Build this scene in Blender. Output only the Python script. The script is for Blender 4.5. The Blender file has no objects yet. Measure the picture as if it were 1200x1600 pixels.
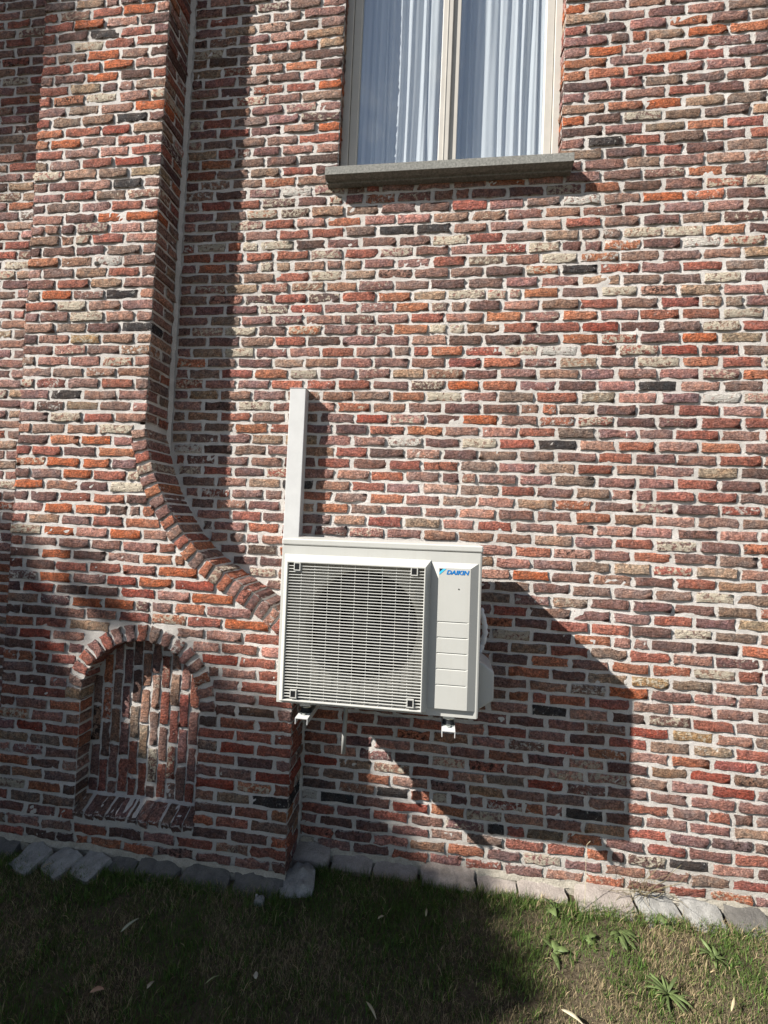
import bpy, math, random
import numpy as np
from mathutils import Vector, Matrix

rs = np.random.RandomState(7)
random.seed(7)
sc = bpy.context.scene
COL = sc.collection

# ------------------------------------------------------------------ camera
CAM = np.array([0.6757, -2.3359, 0.7986])
CR = np.array([0.991698, 0.121465, 0.042215])
CU = np.array([-0.038524, -0.032584, 0.998726])
CF = np.array([-0.122686, 0.992061, 0.027634])
cd = bpy.data.cameras.new('camera')
cd.sensor_fit = 'VERTICAL'
cd.sensor_height = 24.0
cd.lens = 10.3703
cd.clip_start = 0.05
cd.clip_end = 2000
cam = bpy.data.objects.new('camera', cd)
COL.objects.link(cam)
cam.matrix_world = Matrix(((CR[0], CU[0], -CF[0], CAM[0]), (CR[1], CU[1], -CF[1], CAM[1]),
                           (CR[2], CU[2], -CF[2], CAM[2]), (0, 0, 0, 1)))
sc.camera = cam

# ------------------------------------------------------------------ world, sun, exposure
SUN_DIR = Vector((1.815, 1.0, -1.603)).normalized()      # the way the light travels
SUN_EL = math.asin(-SUN_DIR.z)
world = bpy.data.worlds.new('World')
sc.world = world
world.use_nodes = True
wn, wl = world.node_tree.nodes, world.node_tree.links
wn.clear()
w_out = wn.new('ShaderNodeOutputWorld')
w_bg = wn.new('ShaderNodeBackground')
w_sky = wn.new('ShaderNodeTexSky')
w_sky.sky_type = 'NISHITA'
w_sky.sun_disc = False
w_sky.sun_elevation = SUN_EL
w_sky.sun_rotation = math.atan2(-SUN_DIR.x, -SUN_DIR.y)
w_sky.air_density = 1.0
w_sky.dust_density = 0.6
w_tc = wn.new('ShaderNodeTexCoord')
w_map = wn.new('ShaderNodeMapping')
w_map.inputs['Scale'].default_value = (1.0, 1.0, 1.9)
w_map.inputs['Location'].default_value = (3.0, 0.0, 0.0)
w_noise = wn.new('ShaderNodeTexNoise')
w_noise.inputs['Scale'].default_value = 2.6
w_noise.inputs['Detail'].default_value = 8
w_noise.inputs['Roughness'].default_value = 0.62
w_ramp = wn.new('ShaderNodeValToRGB')
w_ramp.color_ramp.elements[0].position = 0.52
w_ramp.color_ramp.elements[1].position = 0.72
w_mix = wn.new('ShaderNodeMix')
w_mix.data_type = 'RGBA'
wl.new(w_tc.outputs['Generated'], w_map.inputs['Vector'])
wl.new(w_map.outputs['Vector'], w_noise.inputs['Vector'])
wl.new(w_noise.outputs['Fac'], w_ramp.inputs['Fac'])
wl.new(w_ramp.outputs['Color'], w_mix.inputs[0])
wl.new(w_sky.outputs['Color'], w_mix.inputs[6])
w_mix.inputs[7].default_value = (8.0, 8.1, 8.3, 1)
wl.new(w_mix.outputs[2], w_bg.inputs['Color'])
w_bg.inputs['Strength'].default_value = 0.05
wl.new(w_bg.outputs['Background'], w_out.inputs['Surface'])

sd = bpy.data.lights.new('sun', 'SUN')
sd.energy = 5.0
sd.angle = math.radians(0.53)
sd.color = (1.0, 0.955, 0.89)
sun = bpy.data.objects.new('sun', sd)
COL.objects.link(sun)
sun.rotation_euler = SUN_DIR.to_track_quat('-Z', 'Y').to_euler()
sun.location = (-9, -6, 9)

sc.view_settings.view_transform = 'Standard'
sc.view_settings.look = 'None'
sc.view_settings.exposure = 1.17
sc.view_settings.gamma = 1.0
sc.view_settings.use_curve_mapping = False
sc.render.engine = 'CYCLES'
sc.cycles.use_denoising = True
sc.cycles.max_bounces = 8
sc.cycles.transparent_max_bounces = 16

# ------------------------------------------------------------------ helpers
def srgb(r, g, b):
    f = lambda c: c / 12.92 if c <= 0.04045 else ((c + 0.055) / 1.055) ** 2.4
    return np.array([f(r / 255.0), f(g / 255.0), f(b / 255.0)])


def mesh_from(name, V, faces, colors=None, smooth=False):
    """colors: {attribute name: (N,4) array per vertex}"""
    me = bpy.data.meshes.new(name)
    V = np.asarray(V, dtype=np.float32)
    if isinstance(faces, np.ndarray) and len(faces) > 400:
        nf, k = faces.shape
        me.vertices.add(len(V))
        me.vertices.foreach_set('co', V.ravel())
        me.loops.add(nf * k)
        me.loops.foreach_set('vertex_index', faces.astype(np.int32).ravel())
        me.polygons.add(nf)
        me.polygons.foreach_set('loop_start', np.arange(0, nf * k, k, dtype=np.int32))
        me.update(calc_edges=True)
    else:
        me.from_pydata([tuple(map(float, v)) for v in V], [], [tuple(int(i) for i in f) for f in faces])
        me.update()
    if colors:
        for nm, a in colors.items():
            at = me.attributes.new(nm, 'FLOAT_COLOR', 'POINT')
            at.data.foreach_set('color', np.asarray(a, dtype=np.float32).ravel())
    if smooth is True:
        me.polygons.foreach_set('use_smooth', np.ones(len(me.polygons), dtype=bool))
    elif smooth is not False:
        me.polygons.foreach_set('use_smooth', np.asarray(smooth, dtype=bool))
    return me


def obj(name, me, mat=None, parent=None):
    o = bpy.data.objects.new(name, me)
    COL.objects.link(o)
    if mat is not None and me is not None and not len(me.materials):
        me.materials.append(mat)
    if parent is not None:
        o.parent = parent
    return o


def tag(o, label=None, cat=None, group=None, kind=None):
    if label: o['label'] = label
    if cat: o['category'] = cat
    if group: o['group'] = group
    if kind: o['kind'] = kind
    return o


def empty(name, loc=(0, 0, 0)):
    o = bpy.data.objects.new(name, None)
    o.empty_display_size = 0.1
    COL.objects.link(o)
    o.location = loc
    return o


class MB:
    """collects boxes, prisms and tubes into one mesh"""
    def __init__(s):
        s.v, s.f = [], []

    def add(s, V, F):
        n = len(s.v)
        s.v += [tuple(map(float, p)) for p in V]
        s.f += [tuple(i + n for i in f) for f in F]
        return s

    def box(s, x0, x1, y0, y1, z0, z1):
        V = [(x, y, z) for x in (x0, x1) for y in (y0, y1) for z in (z0, z1)]
        F = [(0, 1, 3, 2), (4, 6, 7, 5), (0, 4, 5, 1), (2, 3, 7, 6), (0, 2, 6, 4), (1, 5, 7, 3)]
        return s.add(V, F)

    def prism(s, poly, y0, y1):
        """poly in (x, z), extruded along y"""
        n = len(poly)
        V = [(x, y0, z) for x, z in poly] + [(x, y1, z) for x, z in poly]
        F = [tuple(range(n)), tuple(range(2 * n - 1, n - 1, -1))]
        F += [(i, i + n, (i + 1) % n + n, (i + 1) % n) for i in range(n)]
        return s.add(V, F)

    def tube(s, pts, rad, seg=12, cap=True):
        pts = [Vector(p) for p in pts]
        rads = rad if hasattr(rad, '__len__') else [rad] * len(pts)
        V, F = [], []
        ref = Vector((0.31, 0.2, 0.93)).normalized()
        for i, p in enumerate(pts):
            d = (pts[min(i + 1, len(pts) - 1)] - pts[max(i - 1, 0)]).normalized()
            a = d.cross(ref)
            if a.length < 0.1:
                a = d.cross(Vector((1, 0, 0)))
            a.normalize()
            b = d.cross(a)
            for k in range(seg):
                t = 2 * math.pi * k / seg
                V.append(p + (a * math.cos(t) + b * math.sin(t)) * rads[i])
        for i in range(len(pts) - 1):
            for k in range(seg):
                k2 = (k + 1) % seg
                F.append((i * seg + k, i * seg + k2, (i + 1) * seg + k2, (i + 1) * seg + k))
        if cap:
            F.append(tuple(range(seg - 1, -1, -1)))
            F.append(tuple(range((len(pts) - 1) * seg, len(pts) * seg)))
        return s.add(V, F)

    def loft(s, rings, cap_last=False, cap_first=False):
        n = len(rings[0])
        V = [p for r in rings for p in r]
        F = []
        for i in range(len(rings) - 1):
            for k in range(n):
                k2 = (k + 1) % n
                F.append((i * n + k, i * n + k2, (i + 1) * n + k2, (i + 1) * n + k))
        if cap_last:
            F.append(tuple(range((len(rings) - 1) * n, len(rings) * n)))
        if cap_first:
            F.append(tuple(range(n - 1, -1, -1)))
        return s.add(V, F)

    def mesh(s, name, smooth=False, fix=True):
        me = bpy.data.meshes.new(name)
        me.from_pydata(s.v, [], s.f)
        me.update()
        if fix:
            import bmesh
            bm = bmesh.new()
            bm.from_mesh(me)
            bmesh.ops.recalc_face_normals(bm, faces=bm.faces)
            bm.to_mesh(me)
            bm.free()
        if smooth:
            me.polygons.foreach_set('use_smooth', np.ones(len(me.polygons), dtype=bool))
        return me

    def build(s, name, mat, parent=None, bevel=0, smooth=False):
        o = obj(name, s.mesh(name, smooth), mat, parent)
        if bevel:
            m = o.modifiers.new('bevel', 'BEVEL')
            m.width = bevel
            m.segments = 2
            m.limit_method = 'ANGLE'
            m.angle_limit = math.radians(35)
        return o


# ------------------------------------------------------------------ materials
class NT:
    def __init__(s, name):
        s.m = bpy.data.materials.new(name)
        s.m.use_nodes = True
        s.n, s.l = s.m.node_tree.nodes, s.m.node_tree.links
        s.b = s.n['Principled BSDF']
        s.b.inputs['Specular IOR Level'].default_value = 0.3

    def link(s, a, b):
        s.l.new(a, b)

    def pos(s):
        return s.n.new('ShaderNodeNewGeometry').outputs['Position']

    def noise(s, scale, detail=4, rough=0.55, vec=None, dist=0.0):
        t = s.n.new('ShaderNodeTexNoise')
        t.inputs['Scale'].default_value = scale
        t.inputs['Detail'].default_value = detail
        t.inputs['Roughness'].default_value = rough
        t.inputs['Distortion'].default_value = dist
        s.link(vec if vec is not None else s.pos(), t.inputs['Vector'])
        return t.outputs['Fac']

    def ramp(s, fac, p0, p1, c0=(0, 0, 0, 1), c1=(1, 1, 1, 1)):
        r = s.n.new('ShaderNodeValToRGB')
        e = r.color_ramp.elements
        e[0].position, e[1].position = p0, p1
        e[0].color, e[1].color = c0, c1
        s.link(fac, r.inputs['Fac'])
        return r.outputs['Color']

    def mix(s, fac, a, b, blend='MIX'):
        m = s.n.new('ShaderNodeMix')
        m.data_type = 'RGBA'
        m.blend_type = blend
        for i, v in ((0, fac), (6, a), (7, b)):
            if isinstance(v, (int, float)):
                m.inputs[i].default_value = v
            elif isinstance(v, (tuple, list, np.ndarray)):
                m.inputs[i].default_value = (float(v[0]), float(v[1]), float(v[2]), 1)
            else:
                s.link(v, m.inputs[i])
        return m.outputs[2]

    def math(s, op, a, b=0.0, c=None):
        m = s.n.new('ShaderNodeMath')
        m.operation = op
        for i, v in enumerate((a, b) if c is None else (a, b, c)):
            if isinstance(v, (int, float)):
                m.inputs[i].default_value = v
            else:
                s.link(v, m.inputs[i])
        return m.outputs[0]

    def attr(s, name):
        a = s.n.new('ShaderNodeAttribute')
        a.attribute_name = name
        return a

    def bump(s, h, strength, dist):
        b = s.n.new('ShaderNodeBump')
        b.inputs['Strength'].default_value = strength
        b.inputs['Distance'].default_value = dist
        s.link(h, b.inputs['Height'])
        s.link(b.outputs['Normal'], s.b.inputs['Normal'])

    def base(s, c):
        if isinstance(c, (tuple, list, np.ndarray)):
            s.b.inputs['Base Color'].default_value = (float(c[0]), float(c[1]), float(c[2]), 1)
        else:
            s.link(c, s.b.inputs['Base Color'])

    def rough(s, r):
        s.b.inputs['Roughness'].default_value = r


def mat_brick():
    t = NT('old_brick')
    tint = t.attr('tint')
    pcol = t.attr('pcol')
    mid = t.noise(48, 5, 0.65, dist=0.8)
    big = t.noise(20, 5, 0.65)
    fine = t.noise(120, 5, 0.7)
    # fired skin: darker and greyer in places, rubbed lighter in others
    c = t.mix(t.ramp(mid, 0.38, 0.62), t.mix(0.28, t.mix(1.0, tint.outputs['Color'], (0.66, 0.66, 0.69), 'MULTIPLY'), (0.11, 0.085, 0.078)), t.mix(1.0, tint.outputs['Color'], (1.3, 1.27, 1.24), 'MULTIPLY'))
    c = t.mix(t.math('MULTIPLY', t.ramp(big, 0.45, 0.7), 0.55), c, t.mix(0.35, tint.outputs['Color'], (0.33, 0.27, 0.24)))
    c = t.mix(1.0, c, t.ramp(t.noise(17, 3, 0.5, dist=1.0), 0.35, 0.65, (0.92, 0.98, 1.02, 1), (1.13, 1.0, 0.91, 1)), 'MULTIPLY')
    c = t.mix(1.0, c, t.ramp(fine, 0.3, 0.7, (0.48, 0.47, 0.47, 1), (1.62, 1.6, 1.58, 1)), 'MULTIPLY')
    # pits and cracks
    c = t.mix(t.ramp(t.noise(75, 6, 0.7, dist=1.2), 0.30, 0.37, (1, 1, 1, 1), (0, 0, 0, 1)), c, (0.05, 0.04, 0.037))
    # lime, paint and soot left on the face of single bricks
    th = t.math('SUBTRACT', 1.0, tint.outputs['Alpha'])
    d = t.math('SUBTRACT', t.noise(44, 6, 0.7, dist=0.5), th)
    cl = t.n.new('ShaderNodeClamp')
    t.link(t.math('MULTIPLY', d, 13.0), cl.inputs['Value'])
    c = t.mix(t.math('MULTIPLY', cl.outputs[0], 0.9), c, t.mix(1.0, pcol.outputs['Color'], t.ramp(fine, 0.25, 0.75, (0.7, 0.7, 0.68, 1), (1.15, 1.15, 1.15, 1)), 'MULTIPLY'))
    # mortar smeared over the rim
    e = t.math('ADD', pcol.outputs['Alpha'], t.math('MULTIPLY', t.math('SUBTRACT', mid, 0.5), 2.2))
    c = t.mix(t.ramp(e, 0.80, 1.12), c, (0.54, 0.50, 0.465))
    sm = t.ramp(t.noise(36, 6, 0.75), 0.60, 0.72)
    c = t.mix(t.math('MULTIPLY', sm, 0.6), c, (0.54, 0.50, 0.465))
    c = t.mix(1.0, c, t.ramp(t.noise(1.1, 4, 0.6), 0.3, 0.7, (0.86, 0.86, 0.87, 1), (1.13, 1.12, 1.1, 1)), 'MULTIPLY')
    t.base(c)
    t.rough(0.95)
    t.b.inputs['Specular IOR Level'].default_value = 0.08
    # hand-moulded folds running aslant, pits and grit
    mp = t.n.new('ShaderNodeMapping')
    mp.inputs['Rotation'].default_value = (0, 0.6, 0)
    mp.inputs['Scale'].default_value = (0.6, 1, 1.5)
    t.link(t.pos(), mp.inputs['Vector'])
    folds = t.noise(46, 4, 0.65, vec=mp.outputs[0], dist=1.5)
    h = t.math('ADD', folds, t.math('MULTIPLY', t.noise(110, 5, 0.75, dist=0.6), 0.55))
    t.bump(h, 1.0, 0.036)
    return t.m


def mat_mortar():
    t = NT('lime_mortar')
    a = t.noise(9, 5, 0.6)
    b = t.noise(240, 4, 0.7)
    c = t.mix(t.ramp(a, 0.3, 0.7), (0.56, 0.525, 0.49), (0.71, 0.675, 0.64))
    c = t.mix(1.0, c, t.ramp(b, 0.25, 0.8, (0.72, 0.72, 0.72, 1), (1.2, 1.2, 1.2, 1)), 'MULTIPLY')
    c = t.mix(1.0, c, t.ramp(t.noise(1.3, 6, 0.65), 0.3, 0.7, (0.84, 0.83, 0.81, 1), (1.1, 1.1, 1.1, 1)), 'MULTIPLY')
    # damp dirt near the foot of the wall
    sp = t.n.new('ShaderNodeSeparateXYZ')
    t.link(t.pos(), sp.inputs[0])
    g = t.math('ADD', sp.outputs['Z'], t.math('MULTIPLY', t.noise(7, 5, 0.6), 0.35))
    g = t.ramp(t.math('MULTIPLY_ADD', g, 1.0, 1.0), 0.12, 0.55, (1, 1, 1, 1), (0, 0, 0, 1))
    c = t.mix(t.math('MULTIPLY', g, 0.55), c, (0.30, 0.265, 0.21))
    t.base(c)
    t.rough(0.95)
    t.b.inputs['Specular IOR Level'].default_value = 0.1
    t.bump(t.math('ADD', t.noise(120, 6, 0.75), t.math('MULTIPLY', b, 0.5)), 1.0, 0.006)
    return t.m


def mat_plain(name, col, rough=0.5, spec=0.3, metal=0.0, dirt=0.0, dscale=8, bump=0.0, bscale=200):
    t = NT(name)
    if dirt:
        n = t.noise(dscale, 6, 0.65)
        c = t.mix(1.0, col, t.ramp(n, 0.3, 0.75, (1 - dirt,) * 3 + (1,), (1 + dirt * 0.4,) * 3 + (1,)), 'MULTIPLY')
        t.base(c)
    else:
        t.base(col)
    t.rough(rough)
    t.b.inputs['Specular IOR Level'].default_value = spec
    t.b.inputs['Metallic'].default_value = metal
    if bump:
        t.bump(t.noise(bscale, 4, 0.6), bump, 0.004)
    return t.m


def mat_casing():
    t = NT('ivory_coated_steel')
    n = t.noise(5, 6, 0.65)
    sp = t.n.new('ShaderNodeSeparateXYZ')
    t.link(t.pos(), sp.inputs[0])
    streak = t.noise(1.0, 6, 0.6, vec=t.pos())
    c = t.mix(t.ramp(n, 0.35, 0.75), (0.45, 0.45, 0.42), (0.48, 0.478, 0.446))
    mp = t.n.new('ShaderNodeMapping')
    mp.inputs['Scale'].default_value = (38, 8, 1.6)
    t.link(t.pos(), mp.inputs['Vector'])
    c = t.mix(t.math('MULTIPLY', t.ramp(t.noise(1.0, 5, 0.7, vec=mp.outputs[0]), 0.5, 0.8), 0.22), c, (0.36, 0.335, 0.28))
    c = t.mix(t.math('MULTIPLY', t.ramp(t.noise(60, 6, 0.75), 0.62, 0.8), 0.18), c, (0.45, 0.42, 0.36))
    t.base(c)
    t.rough(0.38)
    t.b.inputs['Specular IOR Level'].default_value = 0.35
    t.bump(t.noise(700, 2, 0.5), 0.06, 0.001)
    return t.m


def mat_attr(name, attr='tint', rough=0.8, spec=0.15, trans=0.0):
    t = NT(name)
    a = t.attr(attr)
    n = t.noise(40, 4, 0.6)
    c = t.mix(1.0, a.outputs['Color'], t.ramp(n, 0.25, 0.8, (0.7, 0.7, 0.7, 1), (1.25, 1.25, 1.25, 1)), 'MULTIPLY')
    t.base(c)
    t.rough(rough)
    t.b.inputs['Specular IOR Level'].default_value = spec
    if trans:
        tr = t.n.new('ShaderNodeBsdfTranslucent')
        t.link(c, tr.inputs['Color'])
        ms = t.n.new('ShaderNodeMixShader')
        ms.inputs[0].default_value = trans
        t.link(t.b.outputs[0], ms.inputs[1])
        t.link(tr.outputs[0], ms.inputs[2])
        t.link(ms.outputs[0], t.n['Material Output'].inputs['Surface'])
    return t.m


def mat_glass():
    t = NT('window_glass')
    t.n.remove(t.b)
    g = t.n.new('ShaderNodeBsdfGlossy')
    g.inputs['Roughness'].default_value = 0.0
    g.inputs['Color'].default_value = (0.95, 0.97, 1, 1)
    tr = t.n.new('ShaderNodeBsdfTransparent')
    tr.inputs['Color'].default_value = (0.96, 0.975, 0.98, 1)
    f = t.n.new('ShaderNodeFresnel')
    f.inputs['IOR'].default_value = 1.52
    fac = t.math('MINIMUM', t.math('MULTIPLY_ADD', f.outputs[0], 1.5, 0.19), 1.0)   # four faces of double glazing
    bk = t.n.new('ShaderNodeNewGeometry').outputs['Backfacing']
    fac = t.math('MULTIPLY', fac, t.math('SUBTRACT', 1.0, bk))
    ms = t.n.new('ShaderNodeMixShader')
    t.link(fac, ms.inputs[0])
    t.link(tr.outputs[0], ms.inputs[1])
    t.link(g.outputs[0], ms.inputs[2])
    t.link(ms.outputs[0], t.n['Material Output'].inputs['Surface'])
    return t.m


def mat_sill():
    t = NT('chiselled_bluestone')
    w = t.n.new('ShaderNodeTexWave')
    w.bands_direction = 'X'
    w.inputs['Scale'].default_value = 60
    w.inputs['Distortion'].default_value = 1.6
    w.inputs['Detail'].default_value = 3
    t.link(t.pos(), w.inputs['Vector'])
    n = t.noise(90, 5, 0.7)
    c = t.mix(t.ramp(n, 0.35, 0.7), (0.15, 0.15, 0.138), (0.33, 0.325, 0.295))
    t.base(c)
    t.rough(0.9)
    t.bump(t.math('ADD', w.outputs['Fac'], n), 0.8, 0.004)
    return t.m


def mat_ground():
    t = NT('dry_soil')
    a = t.noise(3.2, 6, 0.6)
    b = t.noise(60, 6, 0.7)
    c = t.mix(t.ramp(a, 0.35, 0.65), (0.065, 0.050, 0.034), (0.13, 0.105, 0.072))
    c = t.mix(t.ramp(b, 0.45, 0.75), c, (0.17, 0.14, 0.095))
    t.base(c)
    t.rough(0.97)
    t.b.inputs['Specular IOR Level'].default_value = 0.05
    t.bump(b, 1.0, 0.02)
    return t.m


def mat_stone(name, c0, c1, scale=22):
    t = NT(name)
    n = t.noise(scale, 7, 0.68, dist=0.4)
    f = t.noise(190, 4, 0.7)
    c = t.mix(t.ramp(n, 0.3, 0.72), c0, c1)
    c = t.mix(1.0, c, t.ramp(f, 0.25, 0.8, (0.72, 0.72, 0.72, 1), (1.25, 1.25, 1.25, 1)), 'MULTIPLY')
    c = t.mix(t.math('MULTIPLY', t.ramp(t.noise(9, 6, 0.7), 0.55, 0.75), 0.5), c, (0.20, 0.18, 0.13))
    t.base(c)
    t.rough(0.92)
    t.b.inputs['Specular IOR Level'].default_value = 0.12
    t.bump(t.math('ADD', t.noise(55, 7, 0.75), t.math('MULTIPLY', f, 0.4)), 0.9, 0.009)
    return t.m


def mat_fabric():
    t = NT('sheer_curtain_fabric')
    n = t.noise(600, 3, 0.6)
    c = t.mix(n, (0.86, 0.88, 0.90), (0.95, 0.96, 0.97))
    t.base(c)
    t.rough(0.95)
    t.b.inputs['Specular IOR Level'].default_value = 0.05
    tr = t.n.new('ShaderNodeBsdfTranslucent')
    tr.inputs['Color'].default_value = (0.75, 0.78, 0.8, 1)
    ms = t.n.new('ShaderNodeMixShader')
    ms.inputs[0].default_value = 0.38
    t.link(t.b.outputs[0], ms.inputs[1])
    t.link(tr.outputs[0], ms.inputs[2])
    t.link(ms.outputs[0], t.n['Material Output'].inputs['Surface'])
    t.bump(n, 0.4, 0.002)
    return t.m


M_BRICK = mat_brick()
M_MORTAR = mat_mortar()
M_CASE = mat_casing()
M_WHITE = mat_plain('white_pvc', (0.53, 0.53, 0.52), 0.42, 0.3, dirt=0.08, dscale=14)
M_FRAME = mat_plain('cream_window_paint', (0.47, 0.445, 0.40), 0.5, 0.25, dirt=0.08, dscale=12)
M_DARK = mat_plain('black_plastic_and_hole_shade', (0.012, 0.012, 0.013), 0.6, 0.2)
M_FAN = mat_plain('dark_grey_fan_plastic', (0.010, 0.010, 0.012), 0.5, 0.25)
M_COIL = mat_plain('heat_exchanger_fins', (0.006, 0.006, 0.007), 0.7, 0.2)
M_BELL = mat_plain('grey_beige_steel', (0.27, 0.262, 0.235), 0.55, 0.25, dirt=0.15, dscale=10)
M_ZINC = mat_plain('zinc_plated_steel', (0.62, 0.66, 0.62), 0.3, 0.5, 0.85, dirt=0.2, dscale=60)
M_RUBBER = mat_plain('black_rubber', (0.02, 0.022, 0.025), 0.7, 0.2)
M_GREYPIPE = mat_plain('grey_pvc_pipe', (0.36, 0.36, 0.34), 0.5, 0.3, dirt=0.15, dscale=20)
M_FOAM = mat_plain('white_pipe_insulation', (0.72, 0.74, 0.76), 0.85, 0.1, dirt=0.15, dscale=30, bump=1.0, bscale=160)
M_GLASS = mat_glass()
M_SILL = mat_sill()
M_GROUND = mat_ground()
M_FABRIC = mat_fabric()
M_BLUE = mat_plain('blue_print', tuple(srgb(0, 110, 180)), 0.4, 0.2)
M_CYAN = mat_plain('light_blue_print', tuple(srgb(70, 185, 225)), 0.4, 0.2)
M_INK = mat_plain('dark_navy_print', tuple(srgb(20, 32, 60)), 0.4, 0.2)
M_GRASS = mat_attr('grass_blades', trans=0.25)
M_WEED = mat_attr('weed_leaves', rough=0.55, spec=0.3, trans=0.2)
M_LEAF = mat_attr('dry_leaf', rough=0.8)
M_TREELEAF = mat_plain('tree_leaf_green', (0.05, 0.09, 0.025), 0.6, 0.2)
M_BARK = mat_plain('tree_bark', (0.11, 0.085, 0.06), 0.95, 0.1, dirt=0.4, dscale=9, bump=1.0, bscale=25)
M_ROOM = mat_plain('dim_room_paint', (0.30, 0.29, 0.27), 0.9, 0.1)
M_ST_PINK = mat_stone('pinkish_footing_stone', (0.25, 0.215, 0.19), (0.39, 0.345, 0.31))
M_ST_PALE = mat_stone('pale_grey_slab', (0.22, 0.215, 0.20), (0.38, 0.37, 0.345))
M_ST_DARK = mat_stone('dark_grey_flagstone', (0.095, 0.09, 0.083), (0.175, 0.165, 0.15))
M_CEMENT = mat_stone('crumbling_cement', (0.30, 0.27, 0.22), (0.46, 0.42, 0.35), 30)

# ------------------------------------------------------------------ bricks
PXS = np.array([-1, -0.972, -0.55, 0.0, 0.55, 0.972, 1.0])
PZS = np.array([-1, -0.90, 0.0, 0.90, 1.0])
_topo = {}


def topo(ny):
    if ny in _topo:
        return _topo[ny]
    nx, nz = len(PXS), len(PZS)
    F = []
    idx = lambda i, k: i * nz + k
    for i in range(nx - 1):
        for k in range(nz - 1):
            F.append((idx(i, k), idx(i + 1, k), idx(i + 1, k + 1), idx(i, k + 1)))
    per = [idx(i, 0) for i in range(nx)] + [idx(nx - 1, k) for k in range(1, nz)]
    per += [idx(i, nz - 1) for i in range(nx - 2, -1, -1)] + [idx(0, k) for k in range(nz - 2, 0, -1)]
    m = len(per)
    prev = per
    for j in range(ny):
        cur = [nx * nz + j * m + q for q in range(m)]
        for q in range(m):
            q2 = (q + 1) % m
            F.append((prev[q2], prev[q], cur[q], cur[q2]))
        prev = cur
    _topo[ny] = (np.array(F), np.array(per))
    return _topo[ny]


def brick_geo(w, h, d, ny=1, rough=1.0, wedge=0.0):
    """A worn hand-made brick: x along its length, z up, y from its face (0) into the wall (d)."""
    nx, nz = len(PXS), len(PZS)
    F, per = topo(ny)
    X, Z = np.meshgrid(PXS, PZS, indexing='ij')
    wavx = rs.normal(0, 0.0013, nx) * rough
    bow = rs.normal(0, 0.0008) * rough
    x = X * w / 2
    z = Z * h / 2
    z = z * (1 + wedge * X)
    z = z + (Z > 0.5) * (rs.normal(0, 0.0021, nx) * rough)[:, None] + (Z < -0.5) * (rs.normal(0, 0.0021, nx) * rough)[:, None]
    z = z + wavx.mean() + bow * (1 - X ** 2)
    x = x + (X > 0.9) * (rs.normal(0, 0.0028, nz) * rough)[None, :] + (X < -0.9) * (rs.normal(0, 0.0028, nz) * rough)[None, :]
    # worn or chipped corners
    for sx in (0, nx - 1):
        for sz in (0, nz - 1):
            cz = abs(rs.normal(0, 0.003)) * rough + (0.016 * rs.rand() if rs.rand() < 0.2 * rough else 0)
            x[sx, sz] -= np.sign(X[sx, sz]) * cz
            z[sx, sz] -= np.sign(Z[sx, sz]) * cz * 0.5
    y = rs.normal(-.0008, 0.0020, (nx, nz)) * rough + rs.normal(0, 0.0015) * rough
    y = y + X * rs.normal(0, 0.001) * rough
    if rs.rand() < 0.10 * rough:                       # a spalled piece of the face
        i = rs.randint(1, nx - 1)
        y[i, rs.randint(0, nz):] += 0.004 + 0.004 * rs.rand()
    rim = (np.abs(X) > 0.98) | (np.abs(Z) > 0.98)
    y = np.minimum(y, .0017)
    y[1:-1, 0] = y[1:-1, 1]; y[1:-1, -1] = y[1:-1, -2]; y[0, :] = y[1, :]; y[-1, :] = y[-2, :]
    y = np.where(rim, y + 0.0004 + 0.0014 * rs.rand(nx, nz), y)
    edge = np.where(rim, 1.0, np.where((np.abs(Z) > 0.7) | (np.abs(X) > 0.9), 0.45, 0.0))
    V = np.stack([x.ravel(), y.ravel(), z.ravel()], 1)
    E = edge.ravel()
    parts, es = [V], [E]
    for j in range(ny):
        yy = d * (j + 1) / ny
        ring = V[per].copy()
        ring[:, 1] = yy
        if ny > 1:
            ring[:, 0] += rs.normal(0, 0.0013, len(per)) * rough
            ring[:, 2] += rs.normal(0, 0.0010, len(per)) * rough
        sgn = 1.0 + (0.0025 / (w / 2)) * (0 if ny == 1 else 1)
        ring[:, 0] *= sgn if ny > 1 else 1
        parts.append(ring)
        es.append(np.full(len(per), 0.9 if ny == 1 else 0.25))
    return np.concatenate(parts), F, np.concatenate(es)


PAL = [((154, 117, 110), .20), ((144, 119, 108), .16), ((126, 95, 90), .12), ((164, 101, 86), .16), ((180, 116, 86), .08),
       ((176, 133, 120), .13), ((108, 85, 80), .05), ((170, 143, 121), .05), ((158, 122, 103), .05)]
PALC = np.array([srgb(*c) for c, _ in PAL])
PALC = PALC * .87 + .13 * PALC.mean(1)[:, None]
PALW = np.array([w for _, w in PAL]); PALW /= PALW.sum()
LOWW = np.array([.18, .11, .13, .25, .11, .08, .08, .02, .04]); LOWW /= LOWW.sum()
CREAM, WHITE, SOOT = srgb(224, 213, 193), srgb(232, 228, 220), srgb(62, 54, 52)
SPECIAL = {'w': ((160, 130, 122), .60, WHITE), 'c': ((160, 132, 118), .58, CREAM), 'k': ((66, 66, 68), .38, WHITE),
           'o': ((188, 112, 78), .30, CREAM), 'r': ((162, 88, 75), .32, CREAM), 'y': ((180, 150, 112), .48, CREAM)}


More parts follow.
